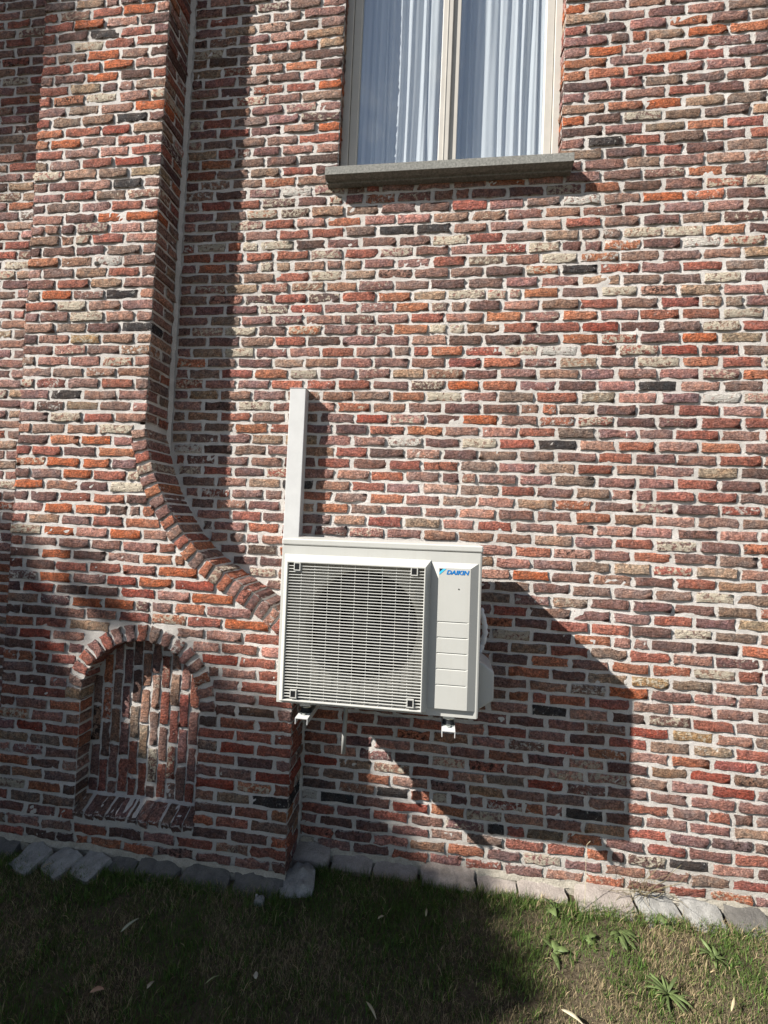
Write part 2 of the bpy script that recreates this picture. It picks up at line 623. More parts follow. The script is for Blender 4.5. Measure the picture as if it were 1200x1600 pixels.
def brick_look(x, z, low=0.0, spec=None):
    if spec:
        c, amt, pc = SPECIAL[spec]
        return srgb(*c), amt + rs.uniform(-.03, .03), pc
    w = PALW * (1 - low) + LOWW * low
    c = PALC[rs.choice(len(PALC), p=w)] * rs.uniform(0.92, 1.28) * (1 + rs.normal(0, .035, 3))
    u = rs.rand()
    cream = (0.21 if x > -.8 else 0.13) if 1.45 < z < 2.75 else 0.07
    if u < cream:
        return c, rs.uniform(.40, .60), CREAM * rs.uniform(.85, 1.1)
    if u < cream + 0.05:
        return c, rs.uniform(.40, .52), WHITE
    if u < cream + 0.12:
        return c, rs.uniform(.40, .52), SOOT
    return c, rs.uniform(.22, .37), CREAM


class Bricks:
    """all bricks of one masonry piece: the ones that show largest become objects, the rest one joined mesh"""
    def __init__(s):
        s.items = []

    def add(s, w, h, d, o, ex=(1, 0, 0), ey=(0, 1, 0), ez=(0, 0, 1), ny=1, rough=1.0, low=0.0, spec=None, wedge=0.0, dark=1.0):
        V, F, E = brick_geo(w, h, d, ny, rough, wedge)
        B = np.array([ex, ey, ez], float)
        Wd = V @ B + np.array(o, float)
        c, amt, pc = brick_look(o[0], o[2], low, spec)
        n = len(V)
        tint = np.tile(np.append(c * dark, amt), (n, 1))
        pcol = np.concatenate([np.tile(pc * dark, (n, 1)), E[:, None]], 1)
        s.items.append((Wd, F, tint, pcol, np.array(o, float), np.arange(len(F)) < (len(PXS) - 1) * (len(PZS) - 1)))

    def build(s, parent, name='brick', most=300, hidden=None):
        score = []
        for i, it in enumerate(s.items):
            d = it[4] - CAM
            dep = d @ CF
            px, py = 600 + 691.36 * (d @ CR) / dep, 800 - 691.36 * (d @ CU) / dep
            ok = -10 < px < 1210 and -5 < py < 1605 and not (hidden and hidden(px, py))
            if ok:
                ext = it[0].max(0) - it[0].min(0)
                score.append((ext[0] * ext[2] / dep ** 2 if ext[0] > 0.02 else 0, i))
        score.sort(reverse=True)
        single = {i for _, i in score[:most]}
        V, F, T, Pc, S, n = [], [], [], [], [], 0
        for i, it in enumerate(s.items):
            if i in single:
                c = it[4]
                o = obj(name, mesh_from(name, it[0] - c, it[1], {'tint': it[2], 'pcol': it[3]}, it[5]), M_BRICK, parent)
                o.location = c
            else:
                V.append(it[0]); F.append(it[1] + n); T.append(it[2]); Pc.append(it[3]); S.append(it[5]); n += len(it[0])
        if V:
            o = obj(name + '_field', mesh_from(name + '_field', np.concatenate(V), np.concatenate(F),
                    {'tint': np.concatenate(T), 'pcol': np.concatenate(Pc)}, np.concatenate(S)), M_BRICK, parent)
            o['kind'] = 'stuff'


def zc(n):                       # middle height of course n
    return 1.4856 + n * (0.06047 if n >= 0 else 0.06114)


GROUND_Z = -0.97
BX0, BX1 = -1.615, -0.866        # buttress: upper part
BY = -0.2
PITCH = 0.192

# the curved shoulder of the buttress (top edge of its coping)
_ctl = np.array([(-.866, 1.40), (-.866, 1.27), (-.850, 1.165), (-.818, 1.06), (-.773, .95), (-.718, .852), (-.655, .757), (-.585, .67),
                 (-.5, .592), (-.415, .535), (-.33, .485), (-.24, .432), (-.15, .375), (-.06, .31), (-.004, .25), (0.0, .18)])


def catmull(P, m=24):
    out = []
    for i in range(1, len(P) - 2):
        a, b, c, d = P[i - 1], P[i], P[i + 1], P[i + 2]
        for t in np.linspace(0, 1, m, endpoint=False):
            out.append(0.5 * (2 * b + (c - a) * t + (2 * a - 5 * b + 4 * c - d) * t * t + (3 * b - a - 3 * c + d) * t ** 3))
    out.append(P[-2])
    return np.array(out)


CURVE = catmull(_ctl)
_seg = np.linalg.norm(np.diff(CURVE, axis=0), axis=1)
CLEN = np.concatenate([[0], np.cumsum(_seg)])


def curve_at(s):
    x = np.interp(s, CLEN, CURVE[:, 0]); z = np.interp(s, CLEN, CURVE[:, 1])
    x2 = np.interp(s + .02, CLEN, CURVE[:, 0]); z2 = np.interp(s + .02, CLEN, CURVE[:, 1])
    x1 = np.interp(s - .02, CLEN, CURVE[:, 0]); z1 = np.interp(s - .02, CLEN, CURVE[:, 1])
    t = np.array([x2 - x1, z2 - z1]); t /= np.linalg.norm(t)
    return np.array([x, z]), t


def curve_x(z):
    if z > 1.27: return BX1
    if z < 0.25: return 0.0
    return float(np.interp(z, CURVE[::-1, 1], CURVE[::-1, 0]))


def curve_dist(x, z):
    return float(np.min(np.hypot(CURVE[:, 0] - x, CURVE[:, 1] - z)))


NCX, NCZ, NR = -0.817, -0.19, 0.333     # niche arch
NBOT = -0.745
ARCH = 0.083

WX0, WX1, WZ0, WZT = 0.047, 1.236, 2.70, 4.42   # window opening
SIDE = 3.3
ZTOP = 4.62


def cut_row(x0, x1, phase, first_corner, last_corner):
    """bricks of a row between x0 and x1: list of (xa, xb, at_left_end, at_right_end)"""
    k0 = math.floor((x0 - phase) / PITCH)
    b = [phase + PITCH * k for k in range(k0, k0 + int((x1 - x0) / PITCH) + 4)]
    b = [v + rs.normal(0, .006) for v in b if x0 + 0.05 < v < x1 - 0.05]
    for v in list(b):                     # now and then a brick is two halves
        if rs.rand() < .035 and v + PITCH < x1 - .05:
            b.append(v + PITCH * rs.uniform(.45, .6))
    b.sort()
    e = [x0] + b + [x1]
    out = []
    for i in range(len(e) - 1):
        j1 = rs.uniform(.008, .013) if i > 0 else (0 if first_corner else 0.006)
        j2 = rs.uniform(.008, .013) if i < len(e) - 2 else (0 if last_corner else 0.006)
        out.append((e[i] + j1, e[i + 1] - j2, i == 0, i == len(e) - 2))
    return out


def near_special(lst, x, z, used):
    for q, (sx, sz, t) in enumerate(lst):
        if q not in used and abs(sx - x) < 0.088 and abs(sz - z) < 0.031:
            used.add(q)
            return t
    return None


SPEC_WALL = [(-0.19, 2.64, 'w'), (1.92, 2.268, 'w'), (1.24, 1.73, 'w'), (2.01, 1.49, 'w'), (-0.78, 1.189, 'w'), (1.41, 2.514, 'w'), (0.83, 1.249, 'c'), (0.69, 2.316, 'c'), (-0.4, 2.349, 'c'), (-0.31, 2.328, 'c'), (1.63, 2.308, 'c'), (1.81, 2.327, 'c'), (2.03, 2.067, 'c'), (-0.02, 2.145, 'c'), (1.13, 2.276, 'c'), (1.2, 2.206, 'c'), (-0.43, 1.857, 'c'), (-0.39, 1.748, 'c'), (1.55, 2.03, 'c'), (1.97, 1.86, 'c'), (1.72, 1.678, 'c'), (-0.61, 2.32, 'c'), (0.67, 1.484, 'c'), (0.54, 1.243, 'w'), (1.43, 2.813, 'k'), (0.5, 2.387, 'k'), (0.36, 2.389, 'k'), (1.74, 1.549, 'k'), (0.22, -0.653, 'k'), (1.07, -0.719, 'k'), (1.45, -0.597, 'k'), (0.48, -0.6, 'k'), (1.95, -0.783, 'k'), (1.22, -0.097, 'k'), (0.06, -0.632, 'w'), (1.42, 2.176, 'k'), (1.2, 1.256, 'k'), (-0.04, 1.022, 'k'), (1.72, 2.515, 'o'), (0.73, 1.545, 'o'), (0.33, 1.343, 'r'), (1.19, 0.585, 'o'), (1.56, 0.006, 'o'), (2.0, 1.811, 'o'), (1.83, 1.716, 'r'), (1.41, 1.844, 'r'), (1.8, 1.54, 'r'), (0.9, 1.368, 'o'), (1.65, 2.973, 'o'), (1.34, 2.928, 'o'), (1.96, -0.364, 'r'), (2.07, -0.432, 'r'), (1.34, -0.501, 'r'), (0.62, -0.649, 'r'), (0.1, -0.476, 'r'), (0.38, -0.48, 'r'), (1.78, -0.159, 'r'), (1.9, -0.163, 'y'), (1.98, 0.15, 'c'), (1.81, 0.09, 'y'), (0.04, 3.02, 'o'), (-0.0, 3.244, 'o'), (1.32, 3.548, 'o'), (1.54, 3.524, 'o'), (1.48, 3.308, 'o'), (1.88, 3.371, 'o'), (1.64, 3.243, 'o'), (1.76, 3.238, 'o')]
SPEC_BUTT = [(-1.15, 2.149, 'w'), (-1.29, 1.9, 'c'), (-1.14, 1.873, 'c'), (-1.27, 1.858, 'c'), (-1.18, 1.707, 'y'), (-1.04, 1.243, 'c'), (-1.3, 1.291, 'c'), (-1.29, 3.074, 'c'), (-1.05, 2.938, 'k'), (-1.33, 1.422, 'k'), (-0.93, 1.787, 'k'), (-1.05, 1.972, 'k'), (-1.24, 3.412, 'k'), (-1.03, 2.576, 'k'), (-1.34, 3.568, 'o'), (-1.05, 3.549, 'o'), (-1.34, 3.476, 'o'), (-1.25, 3.305, 'o'), (-1.15, 3.242, 'o'), (-1.24, 3.17, 'o'), (-0.95, 2.993, 'o'), (-1.07, 2.896, 'r'), (-1.45, 2.814, 'o'), (-1.04, 2.699, 'r'), (-1.13, 2.387, 'o'), (-0.95, 2.397, 'o'), (-1.41, 1.966, 'o'), (-1.42, 1.081, 'o'), (-1.13, 1.183, 'o'), (-1.25, 1.006, 'o'), (-1.12, 1.071, 'o'), (-1.51, 0.94, 'o'), (-1.41, 0.822, 'o'), (-1.28, 0.711, 'o'), (-0.93, 0.706, 'o'), (-1.31, 0.58, 'o'), (-1.32, 0.46, 'o'), (-0.95, 0.454, 'r'), (-0.77, 0.465, 'o'), (-0.59, 0.442, 'r'), (-1.13, 0.334, 'o'), (-0.84, 0.395, 'r'), (-0.52, 0.398, 'o'), (-0.94, 0.329, 'o'), (-0.67, 0.52, 'o'), (-1.43, 0.41, 'r'), (-0.42, 0.356, 'o'), (-0.26, 0.27, 'o'), (-1.41, 0.139, 'r'), (-1.3, 0.08, 'r'), (-0.4, 0.068, 'r'), (-0.24, -0.346, 'r'), (-0.1, -0.472, 'r'), (-0.37, -0.532, 'r'), (-1.42, -0.333, 'r'), (-0.13, -0.568, 'k')]


def noise_grid(shape, amp, coarse=3):
    a = rs.normal(0, 1, shape)
    b = rs.normal(0, 1, (shape[0] // coarse + 2, shape[1] // coarse + 2))
    b = np.kron(b, np.ones((coarse, coarse)))[:shape[0], :shape[1]]
    return amp * (0.75 * a + 0.6 * b)


def sheet(xs, zs, keep, fy, y0, amp):
    """mortar bed seen between the bricks: an uneven sheet in the x-z plane"""
    X, Z = np.meshgrid(xs, zs, indexing='ij')
    Y = y0 + noise_grid(X.shape, amp)
    V = np.stack([X.ravel(), Y.ravel(), Z.ravel()], 1)
    nz = len(zs)
    i, k = np.meshgrid(np.arange(len(xs) - 1), np.arange(nz - 1), indexing='ij')
    i, k = i.ravel(), k.ravel()
    cx = (xs[i] + xs[i + 1]) / 2; cz = (zs[k] + zs[k + 1]) / 2
    m = keep(cx, cz)
    i, k = i[m], k[m]
    F = np.stack([i * nz + k, (i + 1) * nz + k, (i + 1) * nz + k + 1, i * nz + k + 1], 1)
    return V, F


def joined(parts):
    V, F, n = [], [], 0
    for v, f in parts:
        V.append(v); F.append(f + n); n += len(v)
    return np.concatenate(V), np.concatenate(F)


def strip(P, Q, amp=0.0008, m=2):
    """uneven ruled sheet between two polylines of the same length"""
    P, Q = np.asarray(P, float), np.asarray(Q, float)
    T = np.linspace(0, 1, m)
    V = np.stack([P * (1 - t) + Q * t for t in T], 1).reshape(-1, 3)
    V = V + rs.normal(0, amp, V.shape)
    n = len(P)
    i, k = np.meshgrid(np.arange(n - 1), np.arange(m - 1), indexing='ij')
    i, k = i.ravel(), k.ravel()
    return V, np.stack([i * m + k, (i + 1) * m + k, (i + 1) * m + k + 1, i * m + k + 1], 1)


REC = 0.0037                     # how far the joints lie behind the brick faces

# ---- the house wall
wall = tag(empty('brick_wall', (0, 0, GROUND_Z)), 'old multicoloured brick house wall with pale mortar behind the air conditioner', 'wall')
wall_b = Bricks()
used_w, used_b = set(), set()
N0, N1 = -39, 51
for n in range(N0, N1 + 1):
    z = zc(n)
    ph = 0.104 - PITCH / 2 + (PITCH / 2 if n % 2 else 0)
    runs = [(-SIDE, -1.60, False, False)]
    left = curve_x(z) + (0.022 if z > .3 else .008) if z < 1.27 else BX1 + 0.022
    if WZ0 - 0.05 < z < WZ0 + 0.012:
        runs += [(left, -0.008, False, False), (1.288, SIDE, False, False)]
    elif z > WZ0 and z < WZT:
        runs += [(left, WX0, False, True), (WX1, SIDE, True, False)]
    else:
        runs += [(left, SIDE, False, False)]
    low = 0.35 if z < 0.6 else 0.0
    for x0, x1, c0, c1 in runs:
        for xa, xb, e0, e1 in cut_row(x0, x1, ph, c0, c1):
            w = xb - xa
            if w < 0.025:
                continue
            corner = (e0 and c0) or (e1 and c1)
            x = (xa + xb) / 2
            h = rs.normal(0.0452, 0.0011)
            wall_b.add(w, h, 0.1 if corner else 0.03, (x, rs.normal(0, .0008), z + rs.normal(0, .0008)), ny=2 if corner else 1,
                       low=low, spec=near_special(SPEC_WALL, x, z, used_w), rough=1.0 if z > -0.8 else 1.5)
wall_b.build(wall, 'brick', 300, hidden=lambda px, py: 428 < px < 765 and 836 < py < 1130)
xs = np.concatenate([np.arange(-SIDE, -2.3, .05), np.arange(-2.3, 2.6, .0145), np.arange(2.6, SIDE + .04, .05)])
zs = np.concatenate([np.arange(-1.10, 4.0, .0145), np.arange(4.0, ZTOP, .05)])
keepw = lambda x, z: ~((x > WX0 - .004) & (x < WX1 + .004) & (z > WZ0 - .03) & (z < WZT))
wv, wf = sheet(xs, zs, keepw, None, REC, 0.0011)
jz = np.arange(WZ0 - .03, WZT, .03)
lj = strip([(WX0 - REC, REC - .002, z) for z in jz], [(WX0 - REC, 0.12, z) for z in jz], m=4)
rj = strip([(WX1 + REC, REC - .002, z) for z in jz], [(WX1 + REC, 0.12, z) for z in jz], m=4)
hd = strip([(x, REC, WZT) for x in (WX0 - .02, WX1 + .02)], [(x, 0.12, WZT) for x in (WX0 - .02, WX1 + .02)], m=4)
mv, mf = joined([(wv, wf), lj, rj, hd])
obj('mortar', mesh_from('mortar', mv, mf, smooth=True), M_MORTAR, wall)

# ---- the buttress
butt = tag(empty('brick_buttress', (-0.9, -0.1, GROUND_Z)), 'brick buttress with a curved shoulder and a blind arched niche, left of the air conditioner', 'buttress')
bb = Bricks()


def butt_phase(n):
    return -1.53 if n % 2 == 0 else -1.433


for n in range(N0 - 0, N1 + 1):
    z = zc(n)
    low = float(np.clip((1.3 - z) / 1.0, 0, 0.85))
    xr, rc = (BX1, True) if z > 1.255 else ((0.0, True) if z < 0.17 else (None, False))
    if xr is None:                        # stop short of the coping that follows the curve
        x = -1.2
        while x < 0 and min(curve_dist(x, z + .02), curve_dist(x, z - .02)) > 0.072:
            x += 0.004
        xr = x
    runs = [(BX0, xr, True, rc)]
    if z < NCZ:                           # straight jambs
        if z > NBOT - 0.070:
            runs = [(BX0, NCX - NR, True, True), (NCX + NR, xr, True, rc)]
    elif z - .025 < NCZ + NR + ARCH:
        zz = max(z - 0.024, NCZ) - NCZ
        hw = math.sqrt(max((NR + ARCH - .004) ** 2 - zz * zz, 0))
        if hw > 0.05:
            runs = [(BX0, NCX - hw, True, False), (NCX + hw, xr, False, rc)]
    for x0, x1, c0, c1 in runs:
        row = cut_row(x0, x1, butt_phase(n), c0, c1)
        for xa, xb, e0, e1 in row:
            w = xb - xa
            if w < 0.03:
                continue
            corner = (e0 and c0) or (e1 and c1)
            outer = (e1 and c1 and x1 in (BX1, 0.0)) or (e0 and c0 and x0 == BX0)
            d = 0.03
            if corner:
                d = (0.172 if n % 2 == 0 else 0.085) if outer else 0.085
            x = (xa + xb) / 2
            bb.add(w, rs.normal(0.0452, .0011), d, (x, BY + rs.normal(0, .0008), z + rs.normal(0, .0008)), ny=4 if corner else 1,
                   low=low, spec=near_special(SPEC_BUTT, x, z, used_b), rough=1.0 if z > -0.8 else 1.5)
    # the return face towards the wall, beside the corner brick
    if xr in (BX1, 0.0):
        if n % 2:
            bb.add(0.088, .0452, .03, (xr + .0015, BY + 0.148, z), ex=(0, 1, 0), ey=(-1, 0, 0), low=low)
    if n % 2:
        bb.add(0.088, .0452, .03, (BX0 - .0015, BY + 0.148, z), ex=(0, -1, 0), ey=(1, 0, 0), low=low)
bb.build(butt, 'brick', 300, hidden=lambda px, py: 428 < px < 765 and 836 < py < 1130)

# coping bricks set on edge along the curved shoulder
cop = Bricks()
s0, s1 = 0.045, CLEN[-1] - 0.02
nv = int((s1 - s0) / 0.0585)
for i in range(nv + 1):
    s = s0 + (s1 - s0) * i / nv
    pnt, t = curve_at(s)
    nrm = np.array([t[1], -t[0]])          # towards the masonry (left / down)
    if nrm[0] > 0: nrm = -nrm
    L = 0.083 + rs.normal(0, .003)
    c = pnt + nrm * (L / 2)
    cop.add(L, rs.normal(.046, .002), 0.195, (c[0], BY + rs.normal(-.0045, .0008), c[1]), ex=(-nrm[0], 0, -nrm[1]), ez=(-t[0], 0, -t[1]),
            ny=4, rough=.8, low=0.5)
cop.build(butt, 'coping_brick', 300)

# niche: arch ring, reveal, upright infill bricks, sloping sill
niche_y = -0.105
arch = Bricks()
na = 17
for i in range(na):
    a = math.pi * (i + 0.5) / na
    er = np.array([math.cos(a), math.sin(a)])
    et = np.array([-er[1], er[0]])
    r = NR + ARCH / 2
    arch.add(ARCH + rs.normal(0, .002), 0.047, 0.095, (NCX + er[0] * r, BY + rs.normal(-.0045, .0007), NCZ + er[1] * r), ex=(er[0], 0, er[1]),
             ez=(et[0], 0, et[1]), ny=3, low=0.6, rough=1.2, wedge=0.10)
arch.build(butt, 'arch_brick', 300)
inf = Bricks()
cols = np.linspace(NCX - NR + 0.028, NCX + NR - 0.027, 12)
for i, x in enumerate(cols):
    dx = min(abs(x - NCX) + .018, NR - .002)
    top = NCZ + math.sqrt(NR ** 2 - dx ** 2) + 0.02
    z = NBOT + 0.06 - (0.0 if i % 2 else 0.10) - rs.rand() * 0.03
    while z < top:
        a, b = max(z, NBOT + 0.03), min(z + 0.172 + rs.normal(0, .004), top)
        if b - a > 0.03:
            inf.add(b - a, 0.0462 + rs.normal(0, .0015), 0.03, (x + rs.normal(0, .0015), niche_y + rs.normal(0, .001), (a + b) / 2), ex=(0, 0, 1),
                    ez=(-1, 0, 0), low=0.15)
        z += 0.192
inf.build(butt, 'infill_brick', 300)
sil = Bricks()
slope = np.array([0, 0.11, 0.062]); sl = np.linalg.norm(slope); sdir = slope / sl
for i, x in enumerate(np.arange(NCX - NR + 0.03, NCX + NR, 0.0605)):
    sil.add(0.0475, 0.058, 0.10, (x + rs.normal(0, .002), BY + 0.003 + rs.normal(0, .002), NBOT - 0.039 + rs.normal(0, .0015)), ex=(1, 0, 0), ey=tuple(sdir),
            ez=(0, -sdir[2], sdir[1]), ny=4, low=0.0, rough=1.1, dark=.72)
sil.build(butt, 'sill_brick', 300)

# mortar body of the buttress
parts = []
ys = BY + REC
xs = np.arange(BX0 + REC, 0.0, .0145)
xs[-1] = -REC
zs = np.concatenate([np.arange(-1.10, 4.0, .0145), np.arange(4.0, ZTOP, .05)])
cxs = np.vectorize(curve_x)
XZ = {}


def keepb(x, z):
    lim = cxs(z)
    inside = x < lim
    cv = (z > 0.15) & (z < 1.30)
    m = inside.copy()
    for q in np.nonzero(cv & inside & (x > -1.1))[0]:
        if curve_dist(x[q], z[q]) < 0.035:
            m[q] = False
    rr = np.hypot(x - NCX, z - NCZ)
    hole = np.where(z > NCZ, rr < NR + 0.03, (np.abs(x - NCX) < NR + REC * .5)) & (z > NBOT - 0.075)
    m &= ~hole
    m &= ~((z > 1.2) & (x > BX1 - REC))
    return m


parts.append(sheet(xs, zs, keepb, None, ys, 0.0011))
# strip under the coping faces and its weathered top
S = np.linspace(0.0, CLEN[-1], 140)
inn, out = [], []
for s in S:
    pnt, t = curve_at(s)
    nrm = np.array([t[1], -t[0]])
    if nrm[0] > 0: nrm = -nrm
    o_ = pnt + nrm * 0.0022
    i_ = pnt + nrm * 0.06
    out.append((o_[0], ys, o_[1])); inn.append((i_[0], ys + .001, i_[1]))
parts.append(strip(inn, out, .0009, 5))
parts.append(strip(out, [(x, 0.02, z) for x, y, z in out], .0015, 14))
zu = np.arange(1.25, ZTOP, .03)
parts.append(strip([(BX1 - REC, ys - .002, z) for z in zu], [(BX1 - REC, .02, z) for z in zu], .0009, 12))
zl = np.arange(-1.1, 0.20, .03)
parts.append(strip([(-REC, ys - .002, z) for z in zl], [(-REC, .02, z) for z in zl], .0009, 12))
za = np.arange(-1.1, ZTOP, .03)
parts.append(strip([(BX0 + REC, ys - .002, z) for z in za], [(BX0 + REC, .02, z) for z in za], .0009, 12))
# arch ring, reveals, back of the niche
A = np.linspace(0, math.pi, 70)
ring = lambda r, y: [(NCX + r * math.cos(a), y, NCZ + r * math.sin(a)) for a in A]
parts.append(strip(ring(NR + .005, ys), ring(NR + .05, ys + .0005), .0009, 4))
parts.append(strip(ring(NR + .005, ys - .001), ring(NR + .005, niche_y + .02), .0009, 6))
zj = np.arange(NBOT - .08, NCZ + .02, .03)
for sx in (-1, 1):
    xx = NCX + sx * (NR + .005)
    parts.append(strip([(xx, ys - .001, z) for z in zj], [(xx, niche_y + .02, z) for z in zj], .0009, 6))
nx_ = np.arange(NCX - NR - .02, NCX + NR + .03, .0145)
nz_ = np.arange(NBOT - .05, NCZ + NR + .03, .0145)
parts.append(sheet(nx_, nz_, lambda x, z: np.ones(len(x), bool), None, niche_y + REC, 0.001))
sx_ = np.linspace(NCX - NR - .01, NCX + NR + .01, 50)
parts.append(strip([(x, BY + .003, NBOT - .009) for x in sx_], [(x, BY + .12, NBOT + .058) for x in sx_], .0012, 8))
parts.append(strip([(x, BY + .004, NBOT - .012) for x in sx_], [(x, BY + .005, NBOT - .085) for x in sx_], .0012, 6))
mv, mf = joined(parts)
obj('mortar', mesh_from('mortar', mv, mf, smooth=True), M_MORTAR, butt)
# mortar fillet where the buttress meets the wall
fil = []
for x_, z0, z1 in ((BX1, 1.16, ZTOP), (0.0, -0.95, 0.25)):
    zf = np.arange(z0, z1, .035)
    e1 = rs.normal(0, .004, len(zf)); e2 = rs.normal(0, .002, len(zf))
    fil.append(strip([(x_ + .001, -.022 + e2[i], z) for i, z in enumerate(zf)], [(x_ + (.018 if x_ < -.5 else .006) + e1[i], -.001, z) for i, z in enumerate(zf)], .0008, 4))
mv, mf = joined(fil)
obj('mortar_fillet', mesh_from('mortar_fillet', mv, mf, smooth=True), M_MORTAR, butt)

for root in (wall, butt):                      # children were placed in world space
    inv = Matrix.Translation(root.location).inverted()
    for o in root.children:
        o.matrix_parent_inverse = inv

# ------------------------------------------------------------------ window (part of the wall)
def part_of(o, root):
    o.parent = root
    o.matrix_parent_inverse = Matrix.Translation(root.location).inverted()
    return o


FZ0, FZ1 = 2.715, WZT
f = MB()
f.box(WX0, .088, .055, .125, FZ0, FZ1); f.box(1.199, WX1, .055, .125, FZ0, FZ1)
f.box(.088, 1.199, .055, .125, FZ1 - .05, FZ1); f.box(.088, 1.199, .055, .125, FZ0, FZ0 + .035)
win = part_of(f.build('window', M_FRAME, None, bevel=.003), wall)
win['label'] = 'tall cream painted window with two panes above the stone sill'


def sash(xa, xb, y):
    s = MB()
    z0, z1 = FZ0 + .037, FZ1 - .052
    wl_ = .042
    s.box(xa, xa + wl_, y, y + .045, z0, z1); s.box(xb - wl_, xb, y, y + .045, z0, z1)
    s.box(xa + wl_, xb - wl_, y, y + .045, z1 - wl_, z1); s.box(xa + wl_, xb - wl_, y, y + .045, z0, z0 + wl_)
    o = s.build('sash', M_FRAME, win, bevel=.003)
    g = MB().box(xa + wl_ - .004, xb - wl_ + .004, y + .026, y + .030, z0 + wl_ - .004, z1 - wl_ + .004).build('pane', M_GLASS, win)


sash(.090, .637, .066)
sash(.652, 1.197, .066)
MB().box(.594, .652, .052, .066, FZ0 + .037, FZ1 - .052).build('mullion', M_FRAME, win, bevel=.004)
MB().box(.619, .6255, .0495, .052, FZ0 + .037, FZ1 - .052).build('mullion_bead', M_FRAME, win, bevel=.001)
# weathered stone sill
s = MB().prism([(-.079, 2.657), (-.077, 2.703), (.02, 2.712), (.13, 2.718), (.13, 2.640), (-.035, 2.640), (-.037, 2.650), (-.049, 2.650), (-.051, 2.648)], 0, 1.282)
sv = [(y, x, z) for x, y, z in s.v]
sb = MB(); sb.v = sv; sb.f = s.f
part_of(sb.build('window_sill', M_SILL, None, bevel=.004), wall)

# ------------------------------------------------------------------ ground
gs = 160.0
gx = np.unique(np.concatenate([np.linspace(-gs, -6, 12), np.arange(-6, 6.01, .12), np.linspace(6, gs, 12)]))
gy = np.unique(np.concatenate([np.linspace(-gs, -5, 12), np.arange(-5, 0.61, .12), np.linspace(0.6, gs, 8)]))
GX, GY = np.meshgrid(gx, gy, indexing='ij')
near = (np.abs(GX) < 6) & (GY > -5) & (GY < 0.7)
GZ = np.where(near, GROUND_Z - 0.012 + rs.normal(0, .006, GX.shape), GROUND_Z - 0.012)
GV = np.stack([GX.ravel(), GY.ravel(), GZ.ravel()], 1)
i, k = np.meshgrid(np.arange(len(gx) - 1), np.arange(len(gy) - 1), indexing='ij')
i, k = i.ravel(), k.ravel(); ng = len(gy)
GF = np.stack([i * ng + k, (i + 1) * ng + k, (i + 1) * ng + k + 1, i * ng + k + 1], 1)
tag(obj('ground', mesh_from('ground', GV, GF, smooth=True), M_GROUND), kind='structure')

# room behind the curtains
r = MB()
r.box(-.9, 2.2, .13, .16, 1.9, FZ0 - .0); r.box(-.9, WX0 + .0, .13, .16, FZ0, 4.6); r.box(WX1, 2.2, .13, .16, FZ0, 4.6)
r.box(-.9, 2.2, 1.8, 1.85, 1.9, 4.6); r.box(-.95, -.9, .13, 1.85, 1.9, 4.6); r.box(2.2, 2.25, .13, 1.85, 1.9, 4.6)
r.box(-.95, 2.25, .13, 1.85, 1.85, 1.9); r.box(-.95, 2.25, .13, 1.85, 4.6, 4.65)
tag(r.build('room', M_ROOM), kind='structure')

# ------------------------------------------------------------------ curtains
def curtain(x0, x1, seed, label, y0=.172):
    q = np.random.RandomState(seed)
    nx, nz = 190, 26
    u = np.linspace(0, 1, nx)
    zz = np.linspace(2.66, 4.36, nz)
    warp = np.cumsum(q.uniform(.5, 1.7, 12)); warp = (warp - warp[0]) / (warp[-1] - warp[0])
    V = []
    for zi, z in enumerate(zz):
        ph = np.interp(u, np.linspace(0, 1, 12), warp) * 11 * 2 * math.pi
        sway = 0.10 * math.sin(2.1 * z + seed) + 0.05 * math.sin(5.3 * z + 2 * seed)
        fold = np.sin(ph + sway * 4 * np.sin(u * 9 + seed)) + 0.35 * np.sin(2.3 * ph + 1 + sway * 6)
        amp = 0.0085 + 0.003 * np.sin(u * 7 + seed)
        y = y0 + amp * fold
        x = x0 + (x1 - x0) * u + 0.006 * np.sin(ph * .5 + z * 1.7)
        V += [(x[j], y[j], z) for j in range(nx)]
    F = np.array([(a * nx + b, a * nx + b + 1, (a + 1) * nx + b + 1, (a + 1) * nx + b) for a in range(nz - 1) for b in range(nx - 1)])
    o = obj('curtain', mesh_from('curtain', V, F, smooth=True), M_FABRIC)
    so = o.modifiers.new('thick', 'SOLIDIFY'); so.thickness = 0.0015
    tag(o, label, 'curtain', 'curtains behind the window')


curtain(.06, .632, 3, 'white pleated curtain behind the left window pane, partly in shade')
curtain(.642, 1.225, 8, 'white pleated curtain behind the right window pane', .138)

# ------------------------------------------------------------------ air conditioner
AC = tag(empty('air_conditioner', (0, 0, 0)), 'ivory outdoor air conditioner unit with round fan grille on wall brackets', 'air conditioner')
AC.rotation_euler = (0, -0.0073, 0)
W_, H_ = 0.87, 0.689
YF, YB = -0.44, -0.12
c = MB()
rect = lambda x0, x1, z0, z1, y: [(x0, y, z0), (x1, y, z0), (x1, y, z1), (x0, y, z1)]
c.loft([rect(0, W_, 0, H_, YB), rect(0, W_, 0, H_, YF), rect(.03, .642, .024, .632, YF), rect(.03, .642, .024, .632, -.31)], cap_last=True, cap_first=True)
case = c.build('casing', M_CASE, AC, bevel=.006)
MB().box(-.003, W_ + .003, YF - .004, YB + .003, .6895, .7185).build('lid', M_CASE, AC, bevel=.006)
